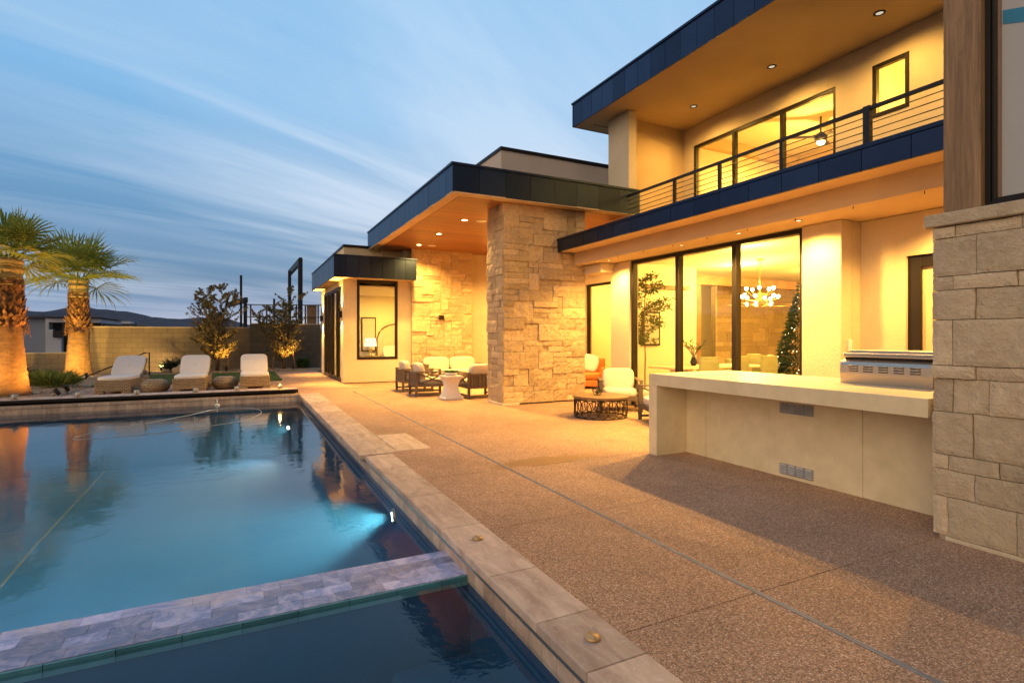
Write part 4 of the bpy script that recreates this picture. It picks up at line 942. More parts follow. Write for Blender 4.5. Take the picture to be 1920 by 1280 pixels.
# ------------------------------------------------------------------ fan palms
def palm(x, y, h, r0, r1, skirt, wrap, cr, nf, seed, label, tilt=0):
    rnd = random.Random(seed); t = empty('fan_palm', (x, y, .02)); tag(t, label, 'palm', 'fan palms beside the pool')
    def rad(z):
        q_ = z / h; return r1 + (r0 - r1) * (1 - min(1, q_ * 1.5)) ** 1.5 + .05 * max(0, 1 - z / .25)
    prof = [(rad(z), z) for z in [h * i / 40 for i in range(41)]]
    k = MB(); n = 40; vs = []
    for r_, z in prof:
        for j in range(n):
            a = 6.2832 * j / n; q_ = r_ + .012 * mnoise.noise(Vector((math.cos(a) * 3, math.sin(a) * 3, z * 9 + seed))) + .006 * mnoise.noise(Vector((math.cos(a) * 14, math.sin(a) * 14, z * 30))) + .008 * math.sin(z * 44 + 1.5 * math.sin(a * 2)); vs.append((q_ * math.cos(a), q_ * math.sin(a), z))
    k.add(vs, [(i * n + j, i * n + (j + 1) % n, (i + 1) * n + (j + 1) % n, (i + 1) * n + j) for i in range(40) for j in range(n)])
    k.build('trunk', 'palm_trunk', t, smooth=True)
    # old leaf bases: rows of broad upturned stubs spiralling round the trunk
    k = MB(); z = skirt[0]; row = 0
    while z < skirt[1]:
        q_ = (z - skirt[0]) / (skirt[1] - skirt[0]); cnt = 13
        for j in range(cnt):
            a = 6.2832 * (j + .5 * (row % 2)) / cnt + rnd.uniform(-.12, .12); fl = (1 - q_) ** 1.5
            rr = rad(z) - .01; o_ = Vector((math.cos(a), math.sin(a), 0)); s_ = Vector((-math.sin(a), math.cos(a), 0)); ln = rnd.uniform(.16, .26) * (1 + .3 * fl); w = rnd.uniform(.055, .085)
            up = rnd.uniform(.75, 1.1) - .35 * fl; outw = rnd.uniform(.18, .42) + .45 * fl * rnd.random(); side = s_ * rnd.uniform(-.06, .06)
            if q_ < .12 and rnd.random() < .5: up = -rnd.uniform(.2, .9)
            b0 = o_ * rr + Vector((0, 0, z)); dv = o_ * outw + Vector((0, 0, up)) + side; m_ = b0 + dv * ln * .55 + o_ * .015; tip = b0 + dv * ln
            k.add([b0 - s_ * w, b0 + s_ * w, m_ + s_ * w * .75, m_ + o_ * .02, m_ - s_ * w * .75, tip + s_ * w * .35 * rnd.random(), tip - s_ * w * .35 * rnd.random(), b0 + o_ * .035],
                  [(0, 7, 3, 4), (7, 1, 2, 3), (4, 3, 6), (3, 2, 5), (3, 5, 6)], rnd.random())
        z += .062; row += 1
    for j in range(26):    # torn fibres hanging from the skirt
        a = rnd.uniform(0, 6.28); o_ = Vector((math.cos(a), math.sin(a), 0)); p = o_ * (rad(skirt[0]) + .04) + Vector((0, 0, skirt[0] + rnd.uniform(-.05, .3)))
        k.tube([p, p + o_ * .08 + Vector((0, 0, -.08)), p + o_ * rnd.uniform(.02, .12) + Vector((0, 0, -rnd.uniform(.15, .4)))], [.012, .009, .004], 4, rnd.random())
    k.build('leaf_bases', 'boot', t)
    # burlap wrap with binding rope
    k = MB(); pr = []; zz = wrap[0]
    while zz <= wrap[1]: pr.append((rad(zz) + .03 + .015 * math.sin(zz * 31) + (.02 if zz < wrap[0] + .05 else 0) + .06 * max(0, (zz - wrap[1] + .3)), zz)); zz += .035
    k.lathe(pr, n=32, jit=.05); w = k.build('burlap_wrap', 'burlap', t, smooth=True)
    k = MB()
    for zz in (wrap[0] + .12, (wrap[0] + wrap[1]) / 2 + .05, wrap[1] - .12):
        k.tube([((rad(zz) + .052) * math.cos(a), (rad(zz) + .052) * math.sin(a), zz + .05 * math.sin(a + zz)) for a in [i * .35 for i in range(18)]], .009, 6, closed=True)
    k.build('binding_rope', 'rope', w, smooth=True)
    top = wrap[1] - .05
    for f in range(nf):
        q_ = (f + .5) / nf; az = f * 2.39996 + rnd.uniform(-.25, .25); el = R(84 - 86 * q_ ** 1.0 + rnd.uniform(-7, 7))
        o_ = Vector((math.cos(az), math.sin(az), 0)); dv = (o_ * math.cos(el) + Vector((0, 0, math.sin(el)))).normalized()
        pl = cr * rnd.uniform(.34, .48); lf_l = cr * rnd.uniform(.50, .62); k = MB()
        c0 = Vector((0, 0, top)) + o_ * rad(top) * .5; c1 = c0 + dv * pl * .6; c2 = c0 + dv * pl + Vector((0, 0, -.04 - .10 * q_)); k.tube([c0, c1, c2], [.022, .016, .011], 6, .9)
        d2 = (c2 - c1).normalized(); sd = d2.cross(Vector((0, 0, 1)));
        if sd.length < .1: sd = Vector((-math.sin(az), math.cos(az), 0))
        sd.normalize(); nm = sd.cross(d2).normalized(); ns_ = 30; tint = rnd.random() * .6
        for i in range(ns_):
            th = R(-118 + 236 * i / (ns_ - 1)); v_ = (d2 * math.cos(th) + sd * math.sin(th)); fold = nm * (.22 * abs(math.sin(th)) + .05 * (-1) ** i)
            ln = lf_l * (1 - .30 * (abs(th) / 2.1) ** 2) * rnd.uniform(.9, 1.06); v_ = (v_ + fold).normalized(); wv = nm.cross(v_).normalized() * .027
            a_ = c2 + v_ * .03; m1 = c2 + v_ * ln * .55; dr = Vector((0, 0, -1)) * ln * (.05 + .10 * q_)
            m2 = c2 + v_ * ln * .82 + dr * .5 + Vector((rnd.uniform(-1, 1), rnd.uniform(-1, 1), 0)) * .01; tp = c2 + v_ * ln + dr * rnd.uniform(1.0, 2.2)
            e_ = nm * .008
            k.add([a_ - wv * .3, a_ + wv * .3, m1 + wv + e_, m1 - e_, m1 - wv + e_, m2 + wv * .55, m2 - wv * .55, tp], [(0, 3, 4), (0, 1, 3), (1, 2, 3), (4, 3, 6), (3, 2, 5), (3, 5, 6), (6, 5, 7)], min(1, tint + rnd.random() * .4))
        k.build('frond', 'frond', t)
    return t
m, b = newmat('palm_trunk'); v = coords((1, 1, 3.2)); vv = coords((9, 9, 1.2))
c = mixc(ramp(noise_n(v, 5, 6, .7), [(.35, 0.), (.65, 1.)]), (.33, .18, .08), (.13, .068, .03))
c = mixc(ramp(noise_n(vv, 9, 5, .7), [(.45, 0.), (.7, .6)]), c, (.40, .25, .12)); L(c, b.inputs['Base Color']); b.inputs['Roughness'].default_value = .95
bump_n(b, math_n('ADD', noise_n(v, 26, 6, .75), noise_n(vv, 12, 5, .7)), 1.0, .05); M['palm_trunk'] = m
palm(-5.10, 17.3, 3.35, .40, .215, (1.72, 2.75), (2.72, 3.42), 1.5, 21, 3, 'nearest fan palm at the left edge with orange-lit trunk and burlap wrap')
palm(-5.36, 24.7, 3.5, .42, .26, (1.72, 2.85), (2.88, 3.55), 2.15, 26, 8, 'farther fan palm with yellow-lit trunk in front of the low block wall')
uplight((-4.05, 17.6, .04), (-4.95, 17.3, 1.6), 17, 'dark uplight at the right foot of the nearest palm', (1, .36, .05), 125)
uplight((-4.0, 16.6, .04), (-5.0, 17.2, 1.3), 24, 'dark bullet uplight on the gravel between the pool edge and the nearest palm', (1, .46, .08), 115)
uplight((-6.2, 16.4, .04), (-5.15, 17.2, 1.5), 34, 'dark uplight on the gravel left of the nearest palm', (1, .52, .11), 115)
uplight((-4.75, 22.9, .05), (-5.3, 24.6, 1.5), 36, 'round uplight on the gravel in front of the farther palm', (1, .60, .12), 115)
uplight((-6.3, 23.2, .05), (-5.45, 24.6, 1.7), 34, 'small uplight behind the lime shrubs, left of the farther palm', (1, .60, .12), 115)
uplight((-2.9, 25.6, .05), (-3.3, 27, .9), 9, 'small uplight by the spiky plant, washing the block wall', (1, .62, .22), 110)

# ------------------------------------------------------------------ neighbours and hills
nb = empty('neighbour_house', (-17.4, 52, 0)); tag(nb, 'low blue grey and white neighbouring house beyond the palms at the left', 'house')
def nbx(name, mat, *bs, parent=None):
    k = MB()
    for b_ in bs: k.box(*b_)
    return k.build(name, mat, parent or nb)
nbx('grey_wall', 'plaster_far', (-6, 4.2, 0, 8, -4, 2.85)); nbx('white_wall', 'plaster_white', (4.21, 4.40, -.3, 8, -4, 2.85), (4.401, 4.65, -.3, .2, -4, 2.0), (4.651, 5.15, -.3, .2, -4, 1.38), (4.401, 7.5, -.3, 8, 2.54, 2.85))
nbx('glazing', 'dark_screen', (4.401, 7.4, .8, .9, -2, 2.53)); nbx('window', 'dark_screen', (1.2, 2.35, -.06, .05, 1.35, 2.45))
nbx('mullion', 'plaster_white', (4.98, 5.04, .7, .79, -2, 2.53), (5.75, 5.81, .7, .79, -2, 2.53))
nbx('roof', 'roof_dark', (-6.3, 4.3, -.4, 8.3, 2.86, 3.0), (4.301, 7.8, -.6, 8.3, 2.90, 2.97)); nbx('terrace_rail', 'black_metal', (4.7, 5.9, -.5, -.44, 1.40, 1.9))
nh = empty('distant_house', (-13.5, 75, 0)); tag(nh, 'flat roofed distant house just showing above the tall block wall', 'house')
nbx('wall', 'plaster_far', (-1.4, 2.4, 0, 9, -4, 2.75), parent=nh); nbx('roof', 'roof_dark', (-1.7, 2.7, -.4, 9.4, 2.76, 2.92), parent=nh); nbx('chimney_box', 'plaster_white', (.8, 1.9, .5, 3, 2.93, 3.2), parent=nh)
def at(u, Y): 
    t = (u - 960) / 1015; d_ = Y / (.8953 - .4454 * t); return d_ * (.4454 + .8953 * t), d_
def zz(v, d_): return 1.5 + (630 - v) / 1015 * d_
# steel frame of a house being built
sfm = empty('steel_frame', (1.0, 42, 0)); tag(sfm, 'dark steel posts and beams of a building under construction behind the wall', 'steel frame'); YF = 42
def post(u, v0, w=.16, Y=YF, parent=sfm, name='steel_post'):
    x, d_ = at(u, Y); k = MB(); w *= .7; k.box(x - w - 1.0, x - 1.0 + w, Y - 42 - w, Y - 42 + w, -1.5, zz(v0, d_)); k.build(name, 'black_metal', parent)
post(452, 516, .11); post(460, 560, .17); post(543, 508, .15); post(563, 485, .2, 39); post(514, 560, .1)
for (u0, v0, Y0_, u1, v1, Y1_, w) in ((430, 571, 46, 462, 562, 42, .36), (543, 512, 44, 564, 488, 39, .4)):
    x0, d0 = at(u0, Y0_); x1, d1 = at(u1, Y1_); k = MB(); k.bar((x0 - 1, Y0_ - 42, zz(v0, d0)), (x1 - 1, Y1_ - 42, zz(v1, d1)), .2, w); k.build('steel_beam', 'black_metal', sfm)
sfr = empty('scaffold_rail', (3.0, 40, 0)); tag(sfr, 'timber guard rail with uprights above the darker block wall', 'guard rail')
k = MB()
for v_ in (571, 594): 
    a_ = at(462, 40); b_ = at(606, 40); k.bar((a_[0] - 3, 0, zz(v_, a_[1])), (b_[0] - 3, 0, zz(v_ + 1, b_[1])), .06)
k.build('rail', 'grey_wood', sfr)
for u in (470, 500, 536, 556, 573, 585, 597, 604):
    x, d_ = at(u, 40); k = MB(); w = .32 if u == 585 else .05; k.box(x - 3 - w, x - 3 + w, .08, .2, -1.5, zz(571, d_) + (0 if w < .1 else -.0)); k.build('upright', 'stake' if w > .1 else 'grey_wood', sfr)
# hills
k = MB(); n = 150; vs = []
for i in range(n + 1):
    a = R(-75 + 100 * i / n); 
    for j_ in range(13):
        rr = 2600 + j_ * 160; ridge = math.sin(math.pi * min(1, j_ / 9)) if j_ < 5 else 1
        hgt = 150 + 34 * mnoise.fractal(Vector((a * 3.2, 2.0, 0)), 1, 2, 5) - 120 * max(0, (math.degrees(a) + 12) / 22)
        x, y_ = rr * math.sin(a), rr * math.cos(a); f = (j_ / 8) ** .8 if j_ <= 8 else 1 - (j_ - 8) * .1
        vs.append((x, y_, -2 + max(3, hgt) * f * (1 + .22 * mnoise.fractal(Vector((x * .0035, y_ * .0035, 5)), 1, 2, 6))))
k.add(vs, [(i * 13 + j_, (i + 1) * 13 + j_, (i + 1) * 13 + j_ + 1, i * 13 + j_ + 1) for i in range(n) for j_ in range(12)])
k.build('hills', 'hill', smooth=True)['kind'] = 'structure'
# ================================================================== FURNITURE
# loungers
def lounger():
    r = empty('sun_lounger'); Wd, Ln = .76, 1.95
    k = MB(); k.box(-Wd / 2, Wd / 2, 0, Ln, .10, .385)      # woven skirt with low cut-outs between the legs; head end away (+Y)
    for sx in (-1, 1):
        for y0, y1 in ((0, .17), (Ln - .17, Ln)): k.box(*(sorted((sx * Wd / 2, sx * (Wd / 2 - .19)))), y0, y1, .0, .099)
    k.build('wicker_base', 'wicker', r, bevel=.015)
    k = MB(); pillow(k, (0, .60, .415), Wd - .03, 1.20, .095, n=14, e=.10); k.build('seat_cushion', 'cushion_white', r, smooth=True)
    ang = R(40); rot = Matrix.Rotation(ang, 3, 'X'); k = MB(); pillow(k, (0, 1.16 + .36 * math.cos(ang), .435 + .36 * math.sin(ang)), Wd - .03, .82, .095, rot, 14, .10); k.build('back_cushion', 'cushion_white', r, smooth=True)
    k = MB(); a0 = Vector((0, 1.14, .39)); a1 = a0 + Vector((0, math.cos(ang), math.sin(ang))) * .74
    k.add([(-Wd / 2, a0.y, a0.z), (Wd / 2, a0.y, a0.z), (Wd / 2, a1.y, a1.z), (-Wd / 2, a1.y, a1.z), (-Wd / 2, a0.y + .03, a0.z - .02), (Wd / 2, a0.y + .03, a0.z - .02), (Wd / 2, a1.y + .03, a1.z - .03), (-Wd / 2, a1.y + .03, a1.z - .03)],
          [(0, 1, 2, 3), (7, 6, 5, 4), (0, 3, 7, 4), (1, 5, 6, 2), (3, 2, 6, 7), (0, 4, 5, 1)])
    k.build('backrest', 'wicker', r); return r
lg = lounger(); lg.location = (-2.95, 16.75, 0); lg.rotation_euler.z = R(-5)
tag(lg, 'leftmost white cushioned wicker lounger, angled beside the left pouf', 'sun lounger', 'wicker sun loungers by the pool')
dup(lg, (-1.27, 16.55, 0), R(-2), 'middle white cushioned wicker lounger between the two poufs')
dup(lg, (.31, 16.65, 0), 0, 'rightmost white cushioned wicker lounger, nearest the bedroom wing')
k = MB(); prof = [(.01, 0), (.19, .005), (.27, .05), (.325, .13), (.335, .19), (.31, .27), (.24, .34), (.12, .375), (.01, .38)]
n = 48; vs = []
for r_, z in prof:
    for j_ in range(n): a = 6.2832 * j_ / n; q_ = r_ * (1 + .018 * (j_ % 2)); vs.append((q_ * math.cos(a), q_ * math.sin(a), z))
k.add(vs, [(i * n + j_, i * n + (j_ + 1) % n, (i + 1) * n + (j_ + 1) % n, (i + 1) * n + j_) for i in range(len(prof) - 1) for j_ in range(n)])
po = k.build('woven_pouf', 'wicker', smooth=True, loc=(-2.07, 17.0, 0)); tag(po, 'round woven pouf between the left and middle loungers', 'pouf', 'woven poufs by the loungers')
dup(po, (-.45, 17.35, 0), 1, 'round woven pouf between the middle and right loungers')

# wood framed club chair, faces -Y
def club(name='club_chair', w=.78, dpt=.80, seat_n=1, cush='cushion'):
    r = empty(name); hw, hd = w / 2, dpt / 2; A, LG = .60, .06
    for sx in (-1, 1):
        for sy in (-1, 1):
            k = MB(); k.box(sx * hw - LG / 2, sx * hw + LG / 2, sy * hd - LG / 2, sy * hd + LG / 2, 0, A); k.build('leg', 'grey_wood', r, bevel=.005)
        k = MB(); k.box(sx * hw - .045, sx * hw + .045, -hd - .03, hd + .03, A + .001, A + .028); k.build('armrest', 'grey_wood', r, bevel=.006)
        k = MB(); k.bar((sx * hw, -hd + .03, A - .03), (sx * hw, hd - .03, .30), .035, .03); k.bar((sx * hw + .004, -hd + .03, .30), (sx * hw + .004, hd - .03, A - .03), .035, .03)
        k.build('cross_brace', 'grey_wood', r)
        k = MB(); k.box(sx * hw - .02, sx * hw + .02, -hd + .03, hd - .03, .24, .30); k.box(sx * hw - .02, sx * hw + .02, -hd + .03, hd - .03, .05, .09); k.build('side_rail', 'grey_wood', r, bevel=.004)
    k = MB(); k.box(-hw + .03, hw - .03, hd - .02, hd + .02, .24, .30); k.box(-hw + .03, hw - .03, hd - .02, hd + .02, A - .05, A)
    ns = round((w - .1) / .1)
    for i in range(ns): x = -hw + .08 + (w - .16) * i / (ns - 1); k.box(x - .036, x + .036, hd - .012, hd + .012, .301, A - .051)
    k.build('slatted_back', 'grey_wood', r, bevel=.003, seg=1)
    k = MB(); k.box(-hw + .03, hw - .03, -hd + .021, hd - .03, .26, .28); k.box(-hw + .032, hw - .032, -hd - .02, -hd + .022, .22, .30); k.build('seat_deck', 'grey_wood', r)
    cw = (w - .10) / seat_n
    for i in range(seat_n):
        x = -hw + .05 + cw * (i + .5); k = MB(); pillow(k, (x, -.02, .36), cw - .015, dpt - .04, .17, n=12, e=.25); k.build('seat_cushion', cush, r, smooth=True)
        k = MB(); pillow(k, (x, hd - .15, .60), cw - .02, .19, .46, Matrix.Rotation(R(-12), 3, 'X'), 12, .35); k.build('back_cushion', cush, r, smooth=True)
    return r
ch = club(); grp = 'club chairs on the patio'
ch.location = (4.27, 13.38, 0); ch.rotation_euler.z = R(90 - 4)
tag(ch, 'nearer of the two side-by-side club chairs whose slatted backs face the pool', 'armchair', grp)
dup(ch, (4.25, 14.62, 0), R(88), 'farther of the two side-by-side club chairs whose slatted backs face the pool')
dup(ch, (5.22, 12.42, 0), R(180), 'club chair just left of the stone pier, its slatted back to the camera')
dup(ch, (6.93, 8.98, 0), R(-32), 'club chair facing the camera behind the round metal-ring table')
dup(ch, (6.62, 7.2, 0), R(-115), 'club chair mostly hidden behind the grill counter end')
sofa = club('outdoor_sofa', 1.9, .85, 2); sofa.location = (6.05, 16.5, 0); tag(sofa, 'two seat cushioned outdoor sofa against the far stone wall', 'sofa')
# end table with tray
def small_table(loc, label):
    r = empty('end_table', loc); tag(r, label, 'table'); k = MB(); k.box(-.26, .26, -.26, .26, .50, .53); k.build('table_top', 'grey_wood', r, bevel=.005)
    for sx in (-1, 1):
        for sy in (-1, 1): k = MB(); k.box(sx * .22 - .022, sx * .22 + .022, sy * .22 - .022, sy * .22 + .022, 0, .499); k.build('leg', 'grey_wood', r)
    k = MB(); k.bar((-.2, -.22, .07), (.2, -.22, .47), .03); k.bar((-.2, -.224, .47), (.2, -.224, .07), .03); k.build('cross_brace', 'grey_wood', r)
small_table((4.75, 15.9, 0), 'small square wooden end table between the sofa and the club chairs')
k = MB(); k.box(-.2, .2, -.15, .15, 0, .012)
for b_ in ((-.2, .2, -.16, -.145), (-.2, .2, .145, .16), (-.215, -.2, -.16, .16), (.2, .215, -.16, .16)): k.box(*b_, .0, .10)
tag(k.build('serving_tray', 'grey_wood', loc=(4.72, 15.85, .531)), 'dark wooden tray standing on the end table', 'tray')
# pedestal table
r = empty('pedestal_table', (4.46, 12.25, 0)); tag(r, 'white hourglass pedestal side table holding a planted bowl', 'side table')
k = MB(); prof = [(.235, 0), (.235, .05), (.205, .065), (.16, .18), (.135, .30), (.16, .41), (.205, .50), (.225, .515), (.225, .56)]; vs = []
for w, z in prof: vs += [(-w, -w, z), (w, -w, z), (w, w, z), (-w, w, z)]
k.add(vs, [(i * 4 + j_, i * 4 + (j_ + 1) % 4, (i + 1) * 4 + (j_ + 1) % 4, (i + 1) * 4 + j_) for i in range(len(prof) - 1) for j_ in range(4)] + [(3, 2, 1, 0), (32, 33, 34, 35)]); k.build('pedestal', 'white_ceramic', r, bevel=.008)
r = empty('planted_bowl', (4.46, 12.25, .561)); tag(r, 'shallow white bowl of small green succulents on the pedestal table', 'planter')
k = MB(); k.lathe([(.10, 0), (.15, .03), (.17, .07), (.16, .07), (.14, .05), (.01, .05)], n=28); k.build('bowl', 'white_ceramic', r, smooth=True)
k = MB(); rnd = random.Random(5)
for i in range(260):
    a = rnd.uniform(0, 6.28); rr = .13 * rnd.random() ** .5; leaf(k, Vector((rr * math.cos(a), rr * math.sin(a), .05)), Vector((math.cos(a) * .7, math.sin(a) * .7, rnd.uniform(.4, 1.4))), .09, .02, rnd, rnd.random())
k.build('succulents', 'leaf_green', r)
# drum coffee table
r = empty('coffee_table', (5.99, 8.32, 0)); tag(r, 'round coffee table with wooden top and a drum base of overlapping metal rings', 'coffee table')
k = MB(); k.lathe([(.50, .355), (.52, .36), (.525, .395), (.515, .40), (.01, .40)], n=56); k.build('table_top', 'table_wood', r)
k = MB(); RR = .485
for z in (.012, .338): k.tube([(RR * math.cos(a), RR * math.sin(a), z) for a in [6.2832 * i / 48 for i in range(48)]], .012, 8, closed=True)
k.build('base_hoop', 'rust_metal', r, smooth=True)
for i in range(18):
    a0 = 6.2832 * i / 18; cr = .145; k = MB(); pts = []
    for j_ in range(24):
        th = 6.2832 * j_ / 24; a = a0 + cr * .82 * math.cos(th) / RR; rr = RR + (.008 if i % 2 else -.008); pts.append((rr * math.cos(a), rr * math.sin(a), .175 + cr * math.sin(th)))
    k.tube(pts, .0085, 6, closed=True); k.build('ring', 'rust_metal', r, smooth=True)
# terrarium
r = empty('terrarium', (5.94, 8.36, .401)); tag(r, 'small faceted brass framed terrarium with a succulent on the round table', 'terrarium')
def poly(n, rr, z, off=0): return [Vector((rr * math.cos(6.2832 * (i + off) / n), rr * math.sin(6.2832 * (i + off) / n), z)) for i in range(n)]
b0, b1, b2, ap = poly(6, .055, .004), poly(6, .10, .06), poly(6, .085, .14, .5), Vector((0, 0, .17))
ed = []
for i in range(6): ed += [(b0[i], b0[(i + 1) % 6]), (b0[i], b1[i]), (b1[i], b1[(i + 1) % 6]), (b1[i], b2[i]), (b1[(i + 1) % 6], b2[i]), (b2[i], b2[(i + 1) % 6])]
k = MB()
for a, c in ed: k.bar(a, c, .006)
k.build('brass_frame', 'rust_metal', r); k = MB(); k.add(b0 + b1 + b2, [(i, (i + 1) % 6, 6 + (i + 1) % 6, 6 + i) for i in range(6)] + [(6 + i, 6 + (i + 1) % 6, 12 + i) for i in range(6)] + [(12 + i, 6 + (i + 1) % 6, 12 + (i + 1) % 6) for i in range(6)]); k.build('glass_facets', 'glass', r)
k = MB()
for i in range(70): a = rnd.uniform(0, 6.28); leaf(k, Vector((0, 0, .02)), Vector((math.cos(a), math.sin(a), rnd.uniform(.5, 2))), .07, .016, rnd, rnd.random())
k.build('succulent', 'leaf_green', r)
# orange armchair
r = empty('orange_armchair', (9.05, 13.1, 0)); r.rotation_euler.z = R(-38); tag(r, 'orange upholstered armchair in the gap beside the stone pier', 'armchair')
k = MB(); k.box(-.42, .42, -.42, .40, .07, .25); k.build('base', 'orange_leather', r, bevel=.03); k = MB(); pillow(k, (0, -.06, .36), .70, .72, .20, n=12, e=.25); k.build('seat_cushion', 'orange_leather', r, smooth=True)
k = MB(); k.box(-.42, .42, .26, .42, .26, .86); k.build('backrest', 'orange_leather', r, bevel=.04)
for sx in (-1, 1): k = MB(); k.box(*sorted((sx * .43, sx * .33)), -.40, .255, .26, .60); k.build('arm', 'orange_leather', r, bevel=.03)
k = MB(); pillow(k, (0, 0, 0), .5, .15, .5, n=12, e=.5); p_ = k.build('throw_pillow', 'cushion_white', smooth=True, loc=(9.02, 13.05, .72)); p_.rotation_euler = (R(-18), R(14), R(-38)); tag(p_, 'white throw pillow propped on the orange armchair', 'pillow')

# ------------------------------------------------------------------ grill counter
bc = empty('grill_counter', (4.65, 5.42, 0)); tag(bc, 'long beige porcelain waterfall counter with the grill on it', 'counter')
def cb_(name, mat, *bs, bevel=.004):
    k = MB()
    for b_ in bs: k.box(b_[0] - 4.65, b_[1] - 4.65, b_[2] - 5.42, b_[3] - 5.42, *b_[4:])
    return k.build(name, mat, bc, bevel=bevel)
cb_('counter_top', 'concrete_counter', (4.65, 6.05, 2.27, 5.42, .878, 1.025))
cb_('waterfall_leg', 'concrete_counter', (4.65, 6.05, 5.275, 5.42, 0, .877))
cb_('back_panel', 'concrete_counter', (5.15, 5.18, 4.95, 5.274, 0.002, .877, .3), (5.153, 5.18, 4.05, 4.947, .002, .877, .5), (5.15, 5.18, 3.05, 4.047, .002, .877, .6), (5.152, 5.18, 2.27, 3.047, .002, .877, .4), bevel=.002)
cb_('cabinet_body', 'mortar', (5.182, 6.0, 2.28, 5.27, 0.002, .876))
def vent(y, z):
    k = MB(); k.box(-.006, 0, -.19, .19, -.055, .055); vo_ = k.build('vent_grille', 'drain_metal', bc, loc=(5.148 - 4.65, y - 5.42, z)); k = MB()
    for i in range(4):
        for j_ in range(6):
            yy = -.142 + i * .095; zl = -.042 + j_ * .0165; k.add([(-.007, yy - .036, zl), (-.007, yy + .036, zl), (-.024, yy + .032, zl + .001), (-.024, yy - .032, zl + .001), (-.007, yy - .036, zl + .009), (-.007, yy + .036, zl + .009)], [(0, 1, 2, 3), (3, 2, 5, 4), (0, 3, 4), (1, 5, 2)])
    k.build('louver', 'alu', vo_)
vent(3.72, .74); vent(3.72, .095)
gr = empty('barbecue_grill', (5.52, 3.07, 1.026)); tag(gr, 'stainless steel built in barbecue grill on the counter beside the stone pier', 'grill')
k = MB(); k.box(.03, .52, -.40, .40, 0, .16); k.build('grill_body', 'steel', gr, bevel=.006)
k = MB(); hy = .42; prof = [(0, .0), (-.01, .10), (-.008, .185), (.01, .215), (.04, .235), (.07, .242)]; vs = []
for x, z in prof: vs += [(x, -hy, z), (x, hy, z)]
for x, z in prof[::-1]: vs += [(x + .012, -hy, z - .004 if z > 0 else z), (x + .012, hy, z - .004 if z > 0 else z)]
nn_ = len(vs) // 2; k.add(vs, [(i * 2, ((i + 1) % nn_) * 2, ((i + 1) % nn_) * 2 + 1, i * 2 + 1) for i in range(nn_)]); k.build('back_shield', 'steel', gr, smooth=False)
k = MB(); k.box(.02, .55, -.41, .41, .262, .285); k.box(.018, .10, -.41, .41, .286, .305); k.box(.10, .52, -.39, .39, .286, .33); k.build('hood', 'steel', gr, bevel=.012)
k = MB(); k.box(.04, .54, -.395, .395, .165, .258); k.build('firebox', 'bronze', gr)
for i in range(5):
    yy = -.28 + i * .14; k = MB()
    for j_ in range(3): k.tube([(-.010, yy - .042, .125 + j_ * .024), (-.0125, yy + .042, .125 + j_ * .024)], .006, 8)
    k.build('vent_slot', 'bronze', gr, smooth=True); k = MB()
    for j_ in range(3): k.tube([(-.016, yy - .038, .131 + j_ * .024), (-.0165, yy + .038, .131 + j_ * .024)], .0045, 8)
    k.build('vent_lip', 'steel', gr, smooth=True)
k = MB()
for yy in (-.33, -.11, .11, .33): k.tube([(.012, yy, .294), (.02, yy, .294)], .008, 8)
for z in (.05, .12): k.tube([(-.014, -.405, z), (-.006, -.405, z)], .006, 8); k.tube([(-.014, .405, z), (-.006, .405, z)], .006, 8)
k.build('rivets', 'alu', gr, smooth=True)

# ------------------------------------------------------------------ interiors
def dchair():
    r = empty('dining_chair'); k = MB(); k.box(-.26, .26, .20, .27, .42, 1.04); k.build('backrest', 'green_fabric', r, bevel=.02); k = MB(); k.box(-.26, .26, -.28, .195, .38, .50); k.build('seat', 'green_fabric', r, bevel=.03)
    for sx in (-1, 1):
        for sy in (-1, 1): k = MB(); k.box(sx * .22 - .02, sx * .22 + .02, sy * .22 - .02, sy * .22 + .02, .015, .379); k.build('leg', 'int_wood', r)
    return r
dc = dchair(); g_ = 'dining chairs inside'; dc.location = (9.25, 9.0, 0); dc.rotation_euler.z = R(174); tag(dc, 'leftmost green upholstered dining chair seen through the big window', 'chair', g_)
dup(dc, (10.2, 9.0, 0), R(184), 'middle green dining chair just left of the right window mullion'); dup(dc, (11.1, 8.95, 0), R(178), 'rightmost green dining chair under the chandelier')
dup(dc, (12.2, 9.8, 0), R(80), 'green dining chair at the far end of the table')
r = empty('dining_table', (10.5, 9.9, 0)); tag(r, 'long pale dining table behind the green chairs', 'table'); k = MB(); k.box(-1.6, 1.3, -.5, .5, .72, .77); k.build('table_top', 'drywall', r, bevel=.01)
for sx in (-1, 1): k = MB(); k.box(sx * 1.0 - .08, sx * 1.0 + .08, -.3, .3, .016, .719); k.build('leg', 'drywall', r)
r = empty('branch_vase', (9.95, 9.95, .771)); tag(r, 'vase with curly dry branches on the dining table', 'vase'); k = MB(); k.lathe([(.05, 0), (.09, .08), (.05, .2), (.06, .22)], n=20); k.build('vase', 'bronze', r, smooth=True); k = MB(); lf = MB()
for i in range(16):
    a = rnd.uniform(0, 6.28); p0 = Vector((0, 0, .2)); p1 = p0 + Vector((math.cos(a) * .12, math.sin(a) * .12, .2)); p2 = p1 + Vector((math.cos(a + .6) * .2, math.sin(a + .6) * .2, rnd.uniform(.0, .25))); k.tube([p0, p1, p2], [.009, .007, .004], 5)
    for q_ in range(5): leaf(lf, p1.lerp(p2, rnd.random()), Vector((rnd.uniform(-1, 1), rnd.uniform(-1, 1), rnd.random())), .08, .03, rnd, .5)
k.build('branches', 'bark', r); lf.build('leaves', 'leaf_ficus', r)
